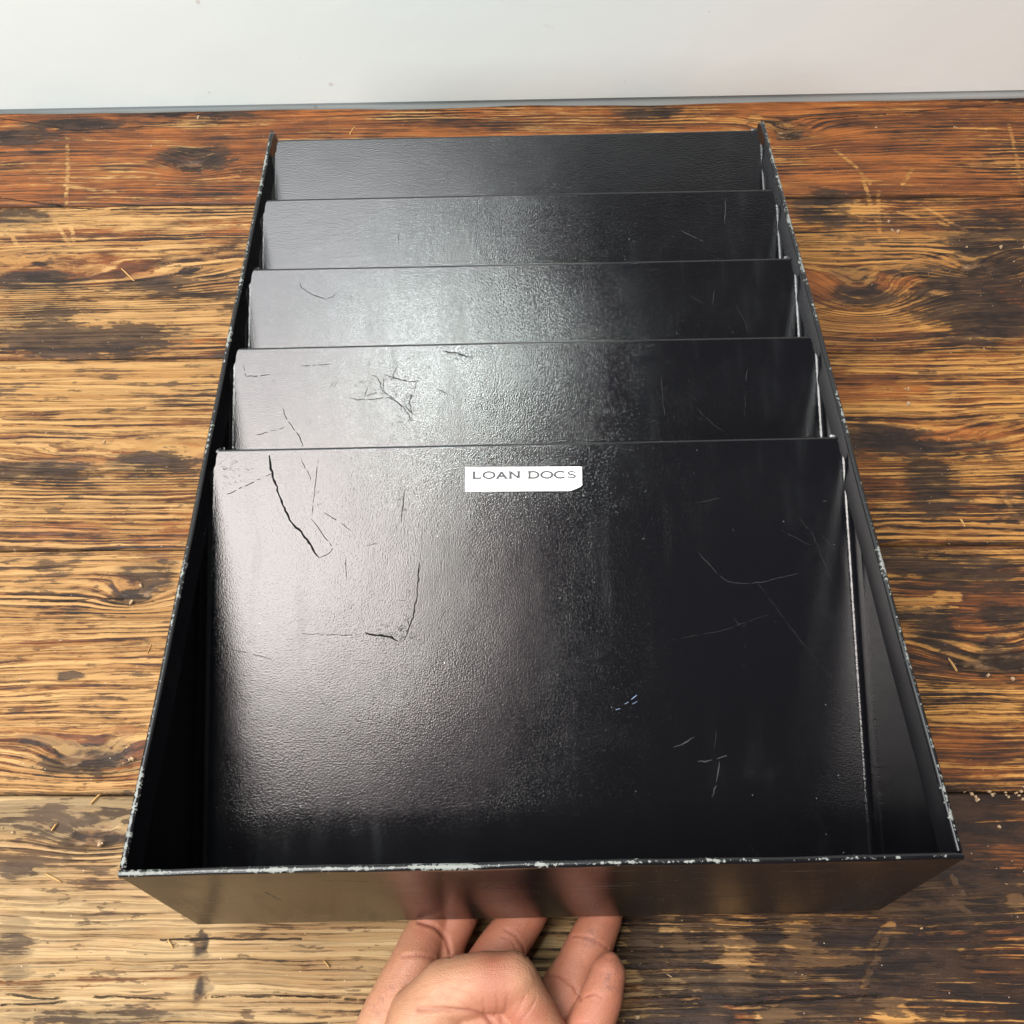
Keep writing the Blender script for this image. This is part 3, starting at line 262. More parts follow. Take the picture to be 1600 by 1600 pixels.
 1480,0.012,0.8),(890,1540,0.014,0.9),(880,1590,0.014,0.9),(955,1515,0.012,0.7),(940,1560,0.013,0.8),(930,1595,0.012,0.8),(820,1455,0.014,0.9),(795,1475,
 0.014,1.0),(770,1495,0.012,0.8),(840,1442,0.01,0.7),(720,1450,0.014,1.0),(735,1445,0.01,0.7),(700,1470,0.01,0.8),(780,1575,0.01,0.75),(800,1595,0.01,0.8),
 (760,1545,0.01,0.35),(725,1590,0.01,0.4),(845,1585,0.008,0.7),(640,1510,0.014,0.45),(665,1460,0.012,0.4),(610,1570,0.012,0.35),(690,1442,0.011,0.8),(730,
 1442,0.009,0.8),(800,1442,0.012,1.0),(845,1440,0.01,1.0),(925,1440,0.011,1.0),(955,1440,0.011,1.0)],'dirt':[(918,1462,0.004,0.9),(925,1468,0.005,0.6),(955,  # closing red spots put the shade under the tray edge into finger colour
 1515,0.006,0.8),(960,1525,0.005,0.8),(945,1540,0.004,0.5),(905,1510,0.004,0.3),(950,1440,0.006,0.3),(620,1550,0.01,0.5),(600,1580,0.012,0.5),(660,1500,
 0.008,0.4),(780,1490,0.006,0.3),(810,1460,0.005,0.2)],'ridge':[(930,1455,0.012,0.8),(905,1500,0.012,0.9),(890,1550,0.012,0.7),(950,1520,0.011,0.6),(940,
 1570,0.012,0.9),(800,1470,0.014,0.7),(720,1460,0.013,0.8)]}}

scene = bpy.context.scene
COL = scene.collection
# ------------------------------------------------------------------ camera
cam = bpy.data.cameras.new('camera')
cam_ob = bpy.data.objects.new('camera', cam)
COL.objects.link(cam_ob)
RM = Matrix(DATA['R'])
CAM = Vector((0, 0, .53))
cam_ob.matrix_world = Matrix.Translation(CAM) @ RM.to_4x4()
cam.sensor_width = 36
cam.lens = DATA['fx'] / 1600 * 36
cam.clip_start = .01
cam.clip_end = 100
scene.camera = cam_ob
# ------------------------------------------------------------------ world and lamps
world = bpy.data.worlds.new('World')
scene.world = world
world.use_nodes = True
bg = world.node_tree.nodes['Background']
bg.inputs['Color'].default_value = (.92, .96, 1, 1)
bg.inputs['Strength'].default_value = .09

def area(name, loc, target, sx, sy, radiance, color, spread=180):
    l = bpy.data.lights.new(name, 'AREA')
    l.shape = 'RECTANGLE'
    l.size, l.size_y = sx, sy
    l.energy = radiance * 4 * sx * sy
    l.color = color
    l.spread = math.radians(spread)
    o = bpy.data.objects.new(name, l)
    COL.objects.link(o)
    o.location = loc
    o.rotation_euler = (Vector(target) - Vector(loc)).to_track_quat('-Z', 'Y').to_euler()
    return o
area('ceiling_light', (-.92, -.36, 2.0), (-.92, -.36, 0), 1.42, .90, 15.0, (1, .925, .88))
area('ceiling_bounce', (-.88, .62, 2.0), (-.88, .62, 0), 1.5, 1.0, 8.0, (.97, .98, 1))
area('ceiling_lamp', (-.13, .17, 2.0), (-.1, .1, 0), .13, .13, 135, (.90, 1, .95))
area('window_light', (-1.2, -1.8, 1.5), (0, .4, .2), 1.3, 1.0, 8.5, (.97, .98, 1))
scene.view_settings.view_transform = 'Standard'
scene.view_settings.look = 'None'
scene.view_settings.exposure = 0
scene.view_settings.gamma = 1

# ------------------------------------------------------------------ node helper
class G:
    def __init__(s, name):
        s.m = bpy.data.materials.new(name)
        s.m.use_nodes = True
        s.t = s.m.node_tree
        s.n = s.t.nodes
        s.b = s.n['Principled BSDF']
        s._co = None
    def link(s, a, b):
        if isinstance(a, bpy.types.NodeSocket):
            s.t.links.new(a, b)
        elif a is not None:
            if b.type == 'RGBA' and len(a) == 3: a = tuple(a) + (1,)
            b.default_value = a
    def co(s):
        if s._co is None:
            s._co = s.n.new('ShaderNodeTexCoord').outputs['Object']
        return s._co
    def xyz(s, v=None):
        q = s.n.new('ShaderNodeSeparateXYZ'); s.link(v or s.co(), q.inputs[0])
        return q.outputs
    def vec(s, x, y, z=0.0):
        q = s.n.new('ShaderNodeCombineXYZ')
        for i, a in enumerate((x, y, z)): s.link(a, q.inputs[i])
        return q.outputs[0]
    def m_(s, op, a, b=None, c=None, clamp=False):
        q = s.n.new('ShaderNodeMath'); q.operation = op; q.use_clamp = clamp
        s.link(a, q.inputs[0])
        if b is not None: s.link(b, q.inputs[1])
        if c is not None: s.link(c, q.inputs[2])
        return q.outputs[0]
    def add(s, a, b): return s.m_('ADD', a, b)
    def sub(s, a, b): return s.m_('SUBTRACT', a, b)
    def mul(s, a, b): return s.m_('MULTIPLY', a, b)
    def mx(s, a, b): return s.m_('MAXIMUM', a, b)
    def mn(s, a, b): return s.m_('MINIMUM', a, b)
    def noise(s, v, scale=1.0, detail=2.0, rough=.5, dist=0.0):
        q = s.n.new('ShaderNodeTexNoise')
        s.link(v, q.inputs['Vector'])
        q.inputs['Scale'].default_value = scale
        q.inputs['Detail'].default_value = detail
        q.inputs['Roughness'].default_value = rough
        q.inputs['Distortion'].default_value = dist
        return q.outputs['Fac']
    def vor(s, v, scale, feature='F1', out='Distance'):
        q = s.n.new('ShaderNodeTexVoronoi'); q.feature = feature
        s.link(v, q.inputs['Vector']); q.inputs['Scale'].default_value = scale
        return q.outputs[out]
    def step(s, a, lo, hi):
        q = s.n.new('ShaderNodeMapRange'); q.interpolation_type = 'SMOOTHSTEP'
        s.link(a, q.inputs[0]); s.link(lo, q.inputs[1]); s.link(hi, q.inputs[2])
        return q.outputs[0]
    def ramp(s, f, stops, interp='LINEAR'):
        q = s.n.new('ShaderNodeValToRGB'); q.color_ramp.interpolation = interp
        e = q.color_ramp.elements
        for i, (p, c) in enumerate(stops):
            if isinstance(c, (int, float)): c = (c, c, c)
            el = e[i] if i < 2 else e.new(p)
            el.position = p; el.color = tuple(c) + (1,)
        s.link(f, q.inputs[0])
        return q.outputs[0]
    def mix(s, f, a, b):
        q = s.n.new('ShaderNodeMix'); q.data_type = 'RGBA'
        s.link(f, q.inputs[0]); s.link(a, q.inputs[6]); s.link(b, q.inputs[7])
        return q.outputs[2]
    def attr(s, name):
        q = s.n.new('ShaderNodeAttribute'); q.attribute_name = name
        return q.outputs['Fac']
    def bump(s, h, strength, dist, normal=None):
        q = s.n.new('ShaderNodeBump')
        q.inputs['Strength'].default_value = strength
        q.inputs['Distance'].default_value = dist
        s.link(h, q.inputs['Height'])
        if normal is not None: s.link(normal, q.inputs['Normal'])
        return q.outputs[0]
    def out(s, color=None, rough=None, normal=None, spec=None, **kw):
        if color is not None: s.link(color, s.b.inputs['Base Color'])
        if rough is not None: s.link(rough, s.b.inputs['Roughness'])
        if normal is not None: s.link(normal, s.b.inputs['Normal'])
        if spec is not None: s.link(spec, s.b.inputs['Specular IOR Level'])
        return s.m

# ------------------------------------------------------------------ materials: wood
def seg_mask(g, x, y, pts, w):
    """soft mask round a polyline lying on the table"""
    res = None
    for (ax, ay), (bx, by) in zip(pts[:-1], pts[1:]):
        dx, dy = bx - ax, by - ay
        L = math.hypot(dx, dy)
        ux, uy = dx / L, dy / L
        px, py = g.sub(x, ax), g.sub(y, ay)
        al = g.add(g.mul(px, ux), g.mul(py, uy))
        ac = g.sub(g.mul(py, ux), g.mul(px, uy))
        cl = g.m_('MINIMUM', g.mx(al, 0.0), L)
        d = g.m_('SQRT', g.add(g.m_('POWER', g.sub(al, cl), 2.0), g.m_('POWER', ac, 2.0)))
        res = d if res is None else g.mn(res, d)
    return g.step(res, w, w * .45)

def wood(name, y0, y1, seed, cover, darkness, tone):
    """cover / darkness: stops over x (0 = left edge -0.45, 1 = right edge 0.45):
    how much old varnish is left on the plank and how dark it has gone"""
    g = G(name)
    x, y, _ = g.xyz()
    xr = g.m_('MULTIPLY_ADD', x, 1 / .9, .5)
    inp = lambda b: y0 - b[3] * 1.2 < b[1] < y1 + b[3] * 1.2
    n1 = g.noise(g.vec(g.mul(x, 5.0), g.mul(y, 22.0), seed), 1, 3, .55)
    n2 = g.noise(g.vec(g.mul(x, 40.0), g.mul(y, 130.0), seed + 3), 1, 4, .65)
    n3 = g.noise(g.vec(g.mul(x, 70.0), g.mul(y, 300.0), seed + 6), 1, 3, .6)
    w1 = g.sub(n1, .5); w2 = g.sub(n2, .5)
    gg = g.m_('MULTIPLY_ADD', w1, .015, y)
    gg = g.m_('MULTIPLY_ADD', w2, .0019, gg)
    for (kx, ky, rx, ry) in filter(inp, DATA['knots']):
        d = g.add(g.m_('POWER', g.mul(g.sub(x, kx), .6 / rx), 2.0), g.m_('POWER', g.mul(g.sub(y, ky), .6 / ry), 2.0))
        e = g.m_('POWER', 2.718, g.mul(d, -1.0))
        gg = g.m_('MULTIPLY_ADD', e, ry * 1.6, gg)
    # growth rings, fine fibres
    l1 = g.noise(g.vec(g.mul(x, 3.0), g.mul(gg, 300.0), seed), 1, 4, .62)
    l2 = g.noise(g.vec(g.mul(x, 14.0), g.mul(gg, 950.0), seed + 1), 1, 3, .6)
    saw = g.m_('FRACT', g.mul(gg, 1 / .0040))
    late = g.mul(g.step(saw, .30, .85), g.step(saw, 1.0, .92))
    amp = g.step(g.noise(g.vec(g.mul(x, 4.5), g.mul(y, 17.0), seed + 5), 1, 3, .6), .40, .62)
    late = g.mul(late, g.step(n2, .30, .56))
    lf = g.add(g.mul(g.sub(l1, .5), .95), g.mul(g.sub(l2, .5), .9))
    lf = g.add(lf, g.mul(g.mul(g.sub(late, .3), amp), .26))
    lf = g.add(lf, g.mul(g.sub(n3, .5), .35))
    pale, ochre, brown = tone
    warm = g.mul(g.step(g.add(xr, g.mul(w1, .5)), .42, .68), .85)
    pale = g.mix(warm, pale, (.43, .205, .050)); ochre = g.mix(warm, ochre, (.30, .125, .028))
    bare = g.mix(g.step(l1, .43, .57), pale, ochre)
    bare = g.mix(g.mul(g.step(l2, .46, .64), .55), bare, brown)
    bare = g.mix(g.mul(g.mul(late, amp), .70), bare, brown)
    big = g.noise(g.vec(g.mul(x, 9.0), g.mul(y, 26.0), seed + 12), 1, 5, .62)
    mot = g.noise(g.vec(g.mul(x, 26.0), g.mul(y, 60.0), seed + 13), 1, 4, .6)
    bare = g.mix(g.mul(g.step(g.add(g.mul(big, .5), g.mul(mot, .5)), .44, .66), .45), bare, (.255, .125, .045))
    fray = g.mul(g.sub(g.noise(g.vec(g.mul(x, 130.0), g.mul(y, 420.0), seed + 44), 1, 4, .6), .5), 1.0)
    fx, fy = g.mul(w2, .02), g.mul(g.sub(n3, .5), .010)
    def blobs(lst, hard):
        r = None
        for (bx, by, rx, ry) in lst:
            d = g.add(g.m_('POWER', g.mul(g.sub(g.add(x, fx), bx), 1 / rx), 2.0), g.m_('POWER', g.mul(g.sub(g.add(y, fy), by), 1 / ry), 2.0))
            d = g.m_('SQRT', d)
            r = d if r is None else g.mn(r, d)
        if r is None: return None
        r = g.m_('MULTIPLY_ADD', fray, .9, r)
        r = g.m_('MULTIPLY_ADD', g.sub(l1, .5), 2.2, r)
        r = g.m_('MULTIPLY_ADD', g.sub(l2, .5), 1.6, r)
        r = g.m_('MULTIPLY_ADD', w2, 2.0, r)
        return g.step(r, 1.0 + hard * .6, 1.0 - hard * .6)
    dkb = blobs(list(filter(inp, DATA['dark'])), .55)
    rdb = blobs(list(filter(inp, DATA['red'])), .22)
    plb = blobs(list(filter(inp, DATA['pale'])), .30)
    # dirt lodged in the grain
    dk = g.ramp(xr, darkness)
    pock = g.noise(g.vec(g.mul(x, 55.0), g.mul(y, 190.0), seed + 31), 1, 4, .6)
    grime = g.add(g.mul(lf, .60), g.add(g.mul(g.sub(big, .5), .95), g.mul(g.sub(mot, .5), .65)))
    grime = g.add(grime, g.mul(g.sub(pock, .5), .55))
    grime = g.add(grime, g.m_('MULTIPLY_ADD', dk, .42, -.26))
    if dkb is not None: grime = g.m_('MULTIPLY_ADD', dkb, .25, grime)
    checks = g.noise(g.vec(g.mul(x, 20.0), g.mul(gg, 760.0), seed + 61), 1, 2, .5)
    checks = g.mul(g.step(checks, .61, .66), g.step(g.add(g.mul(mot, .6), g.mul(big, .4)), .44, .56))
    pits = g.step(g.add(pock, g.mul(g.sub(n3, .5), .3)), .62, .67)
    grime = g.step(grime, .055, .145)
    grime = g.mx(grime, g.mx(g.mul(checks, .9), g.mul(pits, .85)))
    # varnish left over
    v = g.noise(g.vec(g.mul(x, 8.0), g.mul(y, 34.0), seed + 20), 1, 9, .70)
    v = g.m_('MULTIPLY_ADD', lf, .62, v)
    v = g.add(v, g.mul(fray, .16))
    v = g.add(v, g.m_('SUBTRACT', g.ramp(xr, cover), .5))
    vm = g.add(g.mul(g.step(v, .43, .48), .5), g.mul(g.step(v, .50, .54), .5))
    if rdb is not None: vm = g.mx(vm, g.mul(rdb, g.m_('MULTIPLY_ADD', lf, 1.2, .62, clamp=True)))
    for c in DATA['wear']:
        if any(y0 - .01 < q[1] < y1 + .01 for q in c):
            sm = seg_mask(g, g.add(x, g.mul(w2, .006)), g.add(y, g.mul(g.sub(n3, .5), .006)), c, .0021)
            sm = g.mul(sm, g.step(g.add(n3, g.mul(fray, .35)), .40, .55))
            vm = g.mul(vm, g.sub(1.0, sm))
    if plb is not None:
        vm = g.mul(vm, g.sub(1.0, g.mul(plb, .92)))
    var = g.mix(g.step(g.add(g.noise(g.vec(g.mul(x, 7.0), g.mul(y, 60.0), seed + 7), 1, 5, .6), g.mul(lf, .35)), .36, .66), (.300, .098, .023), (.115, .036, .012))
    var = g.mix(g.mul(g.step(l2, .42, .66), .5), var, (.052, .020, .010))
    var = g.mix(g.mul(g.step(mot, .44, .62), .4), var, (.070, .026, .011))
    dkn = g.add(dk, g.add(g.mul(g.sub(big, .5), 1.4), g.mul(lf, 1.0)))
    if dkb is not None: dkn = g.m_('MULTIPLY_ADD', dkb, .35, dkn)
    dkn = g.step(dkn, .38, .80)
    var = g.mix(dkn, var, g.mix(g.step(n2, .4, .6), (.040, .020, .012), (.018, .011, .009)))
    colr = g.mix(g.mul(grime, .85), bare, g.mix(n2, (.075, .042, .022), (.040, .024, .015)))
    colr = g.mix(vm, colr, var)
    if dkb is not None:
        dm = g.mul(dkb, .46)
        if plb is not None: dm = g.mul(dm, g.sub(1.0, plb))
        colr = g.mix(dm, colr, g.mix(g.step(n2, .38, .6), (.036, .023, .017), (.013, .009, .008)))
    h = g.m_('MULTIPLY_ADD', vm, .35, g.mul(l2, .35))
    h = g.sub(h, g.mul(g.mul(late, amp), .55))
    h = g.sub(h, g.mul(grime, .25))
    h = g.m_('MULTIPLY_ADD', l1, .45, h)
    h = g.m_('MULTIPLY_ADD', n3, .25, h)
    crack = None
    for c in DATA['cracks']:
        if any(y0 - .005 < q[1] < y1 + .005 for q in c):
            sm = seg_mask(g, x, g.add(y, g.mul(w2, .0045)), c, .0006)
            sm = g.mul(sm, g.step(n2, .38, .48))
            crack = sm if crack is None else g.mx(crack, sm)
    gouge = g.attr('gouge')
    gm = g.mul(g.step(gouge, .15, .75), .9)
    gcol = g.mix(g.step(n2, .46, .60), (.022, .014, .010), g.mix(g.step(n3, .5, .7), (.13, .07, .035), (.34, .23, .13)))
    colr = g.mix(gm, colr, gcol)
    if crack is not None:
        colr = g.mix(g.mul(crack, .92), colr, (.012, .008, .006))
        h = g.sub(h, g.mul(crack, 1.6))
    edge = g.attr('seam')
    colr = g.mix(g.mul(edge, .85), colr, (.03, .02, .013))
    # pale dust grains
    vv = g.vor(g.vec(g.mul(x, 1.0), g.mul(y, 1.0), seed), 210)
    dust = g.mul(g.step(vv, .085, .05), g.step(g.noise(g.vec(x, y, seed), 300, 0), .58, .62))
    colr = g.mix(g.mul(dust, .75), colr, (.52, .42, .30))
    rough = g.m_('MULTIPLY_ADD', g.step(n2, .35, .65), .12, g.m_('MULTIPLY_ADD', vm, -.18, .62))
    grit = g.noise(g.co(), 1500, 2)
    h = g.m_('MULTIPLY_ADD', grit, .22, h)
    nrm = g.bump(h, .85, .0010)
    return g.out(colr, rough, nrm, spec=.22)

# ------------------------------------------------------------------ materials: the rest
def enamel(name, peel=1.0, rough=.2, chips=False, base=(.0038, .0038, .0050), scr=0.0):
    g = G(name)
    c = g.co(); x, y, z = g.xyz()
    p1 = g.noise(c, 1250, 2, .5)
    p2 = g.noise(c, 2600, 1, .5)
    lo = g.noise(c, 26, 3, .5)
    sm = g.noise(c, 11, 4, .6, .6)
    sm2 = g.noise(g.vec(g.mul(x, 60.0), g.mul(y, 9.0), g.mul(z, 9.0)), 1, 3, .6)
    h = g.add(g.mul(p1, 1.0), g.mul(p2, .28))
    nrm = g.bump(h, .24 * peel, .00045) if peel > 0 else None
    nrm = g.bump(lo, .06, .004, nrm)
    ro = g.m_('MULTIPLY_ADD', g.step(sm, .42, .72), .07, rough)
    ro = g.m_('MULTIPLY_ADD', g.step(sm2, .5, .75), .07, ro)
    haze = g.mul(g.step(sm, .5, .8), g.step(sm2, .4, .7))
    col = g.mix(g.mul(haze, .8), base, (.017, .0185, .0205))
    v = g.vor(c, 170)
    dust = g.mul(g.step(v, .055, .03), g.step(g.noise(c, 240, 0), .60, .64))
    col = g.mix(g.mul(dust, .5), col, (.34, .35, .36))
    if scr:
        s1 = g.noise(g.vec(g.mul(x, 22.0), g.mul(z, 1900.0), y), 1, 3, .6)
        s1 = g.mul(g.step(s1, .66, .72), g.step(g.noise(c, 38, 3), .46, .62))
        s2 = g.mul(g.step(g.noise(c, 900, 3), .66, .72), g.step(g.noise(g.vec(g.mul(x, 30.0), g.mul(z, 60.0), 3.0), 1, 2), .52, .62))
        s1 = g.mx(s1, s2)
        col = g.mix(g.mul(s1, scr), col, (.30, .30, .29))
        ro = g.m_('MULTIPLY_ADD', s1, .3, ro)
    spec = .22 if scr else .55 if chips else .25
    if chips:
        a = g.attr('chip')
        n = g.noise(c, 480, 5, .68)
        nb = g.noise(c, 40, 3, .6)
        k = g.add(g.add(n, g.mul(g.sub(nb, .5), .85)), g.m_('MULTIPLY_ADD', a, .46, -.46))
        k = g.step(k, .585, .61)
        col = g.mix(k, col, g.mix(g.noise(c, 400, 2), (.115, .125, .115), (.245, .26, .24)))
        ro = g.m_('MULTIPLY_ADD', k, .4, ro)
        nrm = g.bump(g.mul(k, -1.0), .6, .0003, nrm)
    return g.out(col, ro, nrm, spec)

def plain(name, col, rough, spec=.5):
    g = G(name)
    n = g.noise(g.co(), 900, 3)
    return g.out(g.mix(n, tuple(v * .75 for v in col), tuple(min(1, v * 1.2) for v in col)), rough, None, spec)

M = {}
M['face'] = enamel('black_textured_enamel', 1.0, .105, True)
M['panel'] = enamel('black_smooth_enamel', .10, .15, False, scr=.0)
M['front'] = enamel('black_scratched_enamel', .06, .20, True, scr=.55)
M['rim'] = enamel('black_chipped_enamel', .15, .22, True)
M['scratch_d'] = plain('scratch_dark', (.006, .006, .006), .95, .05)
M['scratch_g'] = plain('scratch_grey', (.036, .038, .041), .7, .3)
M['scratch_w'] = plain('scratch_white', (.30, .40, .62), .7, .3)
M['crumb'] = plain('crumb', (.36, .25, .15), .9, .2)
M['splinter'] = plain('splinter', (.46, .27, .10), .8, .3)
M['ink'] = plain('label_ink', (.09, .09, .095), .8, .1)

def paper():
    g = G('white_label_paper')
    n = g.noise(g.co(), 400, 3)
    return g.out(g.mix(n, (.86, .87, .86), (.92, .92, .91)), .42, g.bump(g.noise(g.co(), 250, 3), .1, .0005), .5)
M['paper'] = paper()

def wall_paint():
    g = G('wall_paint')
    c = g.co(); x, y, z = g.xyz()
    n = g.noise(c, 3, 3); n2 = g.noise(c, 130, 4, .6)
    col = g.mix(n, (.665, .755, .75), (.70, .77, .76))
    col = g.mix(g.step(x, -.1, .5), col, (.79, .78, .745))
    dots = g.vor(c, 32)
    sp = g.mul(g.step(dots, .075, .045), g.step(g.noise(c, 33, 1), .55, .62))
    ln = g.noise(g.vec(g.mul(x, 38.0), 0.0, g.m_('MULTIPLY_ADD', x, 60.0, g.mul(z, 150.0))), 1, 3, .6)
    mk = g.mul(g.step(ln, .69, .74), g.step(g.noise(c, 22, 2), .50, .64))
    col = g.mix(g.mul(g.mx(sp, g.mul(mk, .4)), .38), col, (.38, .31, .30))
    nrm = g.bump(n2, .05, .002)
    nrm = g.bump(g.noise(c, 14, 3), .08, .008, nrm)
    return g.out(col, .5, nrm, .35)
M['wall'] = wall_paint()

def skin():
    g = G('skin')
    c = g.co(); x, y, z = g.xyz()
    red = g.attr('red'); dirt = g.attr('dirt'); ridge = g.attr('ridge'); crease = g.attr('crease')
    n = g.noise(c, 55, 4, .6); n2 = g.noise(c, 260, 3, .6); n3 = g.noise(c, 900, 3, .6)
    col = g.mix(n, (.46, .262, .155), (.385, .190, .108))
    col = g.mix(g.mul(g.step(n2, .42, .7), .30), col, (.42, .165, .105))
    col = g.mix(g.mul(red, g.m_('MULTIPLY_ADD', n, .5, .55)), col, (.33, .112, .068))  # skin redness, plus shade painted dark red on fingers by the tray edge
    col = g.mix(g.mul(crease, .45), col, (.27, .085, .06))
    sp = g.step(g.add(n3, g.mul(g.sub(n2, .5), .8)), .48, .62)
    col = g.mix(g.mul(g.mul(dirt, sp), .42), col, (.085, .05, .045))
    # skin lines: crossing fine wrinkles, and ridges along the finger pads
    wr = g.noise(g.vec(g.mul(x, 420.0), g.mul(y, 1300.0), g.mul(z, 600.0)), 1, 3, .6)
    wr2 = g.vor(g.vec(x, g.mul(y, 1.3), z), 900, 'DISTANCE_TO_EDGE')
    rid = g.m_('SINE', g.add(g.mul(g.add(g.mul(x, .55), g.mul(y, 1.0)), 6.283 / .00066), g.mul(g.noise(c, 130, 2), 14.0)))
    h = g.add(g.mul(wr, .9), g.mul(g.step(wr2, 0.0, .22), .45))
    h = g.add(h, g.mul(g.mul(rid, ridge), .22))
    nrm = g.bump(h, .5, .00045)
    ro = g.m_('MULTIPLY_ADD', n2, .16, .40)
    g.out(col, ro, nrm, .42)
    g.b.inputs['Subsurface Weight'].default_value = .28
    g.b.inputs['Subsurface Radius'].default_value = (1.0, .38, .22)
    g.b.inputs['Subsurface Scale'].default_value = .0032
    return g.m
M['skin'] = skin()

# ------------------------------------------------------------------ object helpers
def link(o, parent=None):
    COL.objects.link(o)
    if parent is not None: o.parent = parent
    return o
def empty(name, label, cat, mw=None, group=None):
    o = bpy.data.objects.new(name, None)
    o.empty_display_size = .05
    COL.objects.link(o)
    if mw is not None: o.matrix_world = mw
    o['label'] = label; o['category'] = cat
    if group: o['group'] = group
    return o
def mesh_ob(name, verts, faces, mat, parent=None, smooth=False, attrs=None):
    me = bpy.data.meshes.new(name)
    me.from_pydata([tuple(map(float, v)) for v in verts], [], faces)
    me.update()
    me.materials.append(mat)
    if smooth:
        me.polygons.foreach_set('use_smooth', [True] * len(me.polygons))
    for k, v in (attrs or {}).items():
        a = me.attributes.new(k, 'FLOAT', 'POINT')
        a.data.foreach_set('value', np.asarray(v, dtype=np.float32))
    return link(bpy.data.objects.new(name, me), parent)
def box(x0, x1, y0, y1, z0, z1):
    v = [(x0, y0, z0), (x1, y0, z0), (x1, y1, z0), (x0, y1, z0), (x0, y0, z1), (x1, y0, z1), (x1, y1, z1), (x0, y1, z1)]
    f = [(0, 3, 2, 1), (4, 5, 6, 7), (0, 1, 5, 4), (1, 2, 6, 5), (2, 3, 7, 6), (3, 0, 4, 7)]
    return v, f
def sheets(name, boxes, mat, parent=None, bevel=0):
    V, F = [], []
    for b in boxes:
        v, f = box(*b)
        F += [tuple(i + len(V) for i in q) for q in f]
        V += v
    o = mesh_ob(name, V, F, mat, parent)
    if bevel:
        md = o.modifiers.new('bevel', 'BEVEL'); md.width = bevel; md.segments = 2
    return o

def vnoise(rng, x, y, fx, fy, n=14):
    """smooth random field from a few sines"""
    r = np.zeros_like(x, dtype=float)
    for _ in range(n):
        a, b = rng.normal(0, fx), rng.normal(0, fy)
        r = r + np.sin(a * x + b * y + rng.uniform(0, 6.28))
    return r / math.sqrt(n)

# ------------------------------------------------------------------ table
TYAW = DATA['tyaw']
table = empty('wooden_table', 'old wooden table of wide worn planks with dark varnish left in patches', 'table', Matrix.Rotation(TYAW, 4, 'Z'))
RT = Matrix.Rotation(-TYAW, 3, 'Z')
WL, WR = (RT @ Vector((*DATA['wall'][0], 0))), (RT @ Vector((*DATA['wall'][1], 0)))
def back_y(x): return WL.y + (WR.y - WL.y) * (x - WL.x) / (WR.x - WL.x)
Y0, PW = DATA['y0'], DATA['pw']
P_ = lambda a, b, c: (a, b, c)
yellow = ((.40, .236, .090), (.285, .145, .048), (.095, .046, .02))
straw = ((.37, .255, .125), (.27, .170, .075), (.09, .056, .030))
gold = ((.385, .230, .086), (.275, .142, .046), (.093, .042, .017))
specs = {
    -3: (straw, [(0, .3), (1, .7)], [(0, .3), (1, .7)]),
    -2: (straw, [(0, .3), (1, .7)], [(0, .3), (1, .7)]),
    -1: (straw, [(0, .28), (.42, .30), (.54, .40), (.60, .56), (.75, .60), (1, .60)], [(0, .42), (.45, .38), (.58, .75), (1, .85)]),
    0: (yellow, [(0, .40), (.4, .44), (.62, .52), (.75, .56), (1, .60)], [(0, .48), (.45, .46), (.66, .58), (1, .78)]),
    1: (gold, [(0, .43), (.3, .43), (.5, .42), (.68, .48), (1, .53)], [(0, .50), (.4, .48), (.66, .46), (1, .54)]),
    2: (yellow, [(0, .46), (.35, .47), (.55, .47), (.75, .50), (1, .58)], [(0, .56), (.4, .50), (.7, .50), (.85, .60), (1, .70)]),
    3: (gold, [(0, .66), (.22, .62), (.45, .58), (.6, .60), (.8, .66), (1, .62)], [(0, .56), (.2, .50), (.45, .50), (.7, .40), (1, .58)]),
}
rng = np.random.default_rng(11)
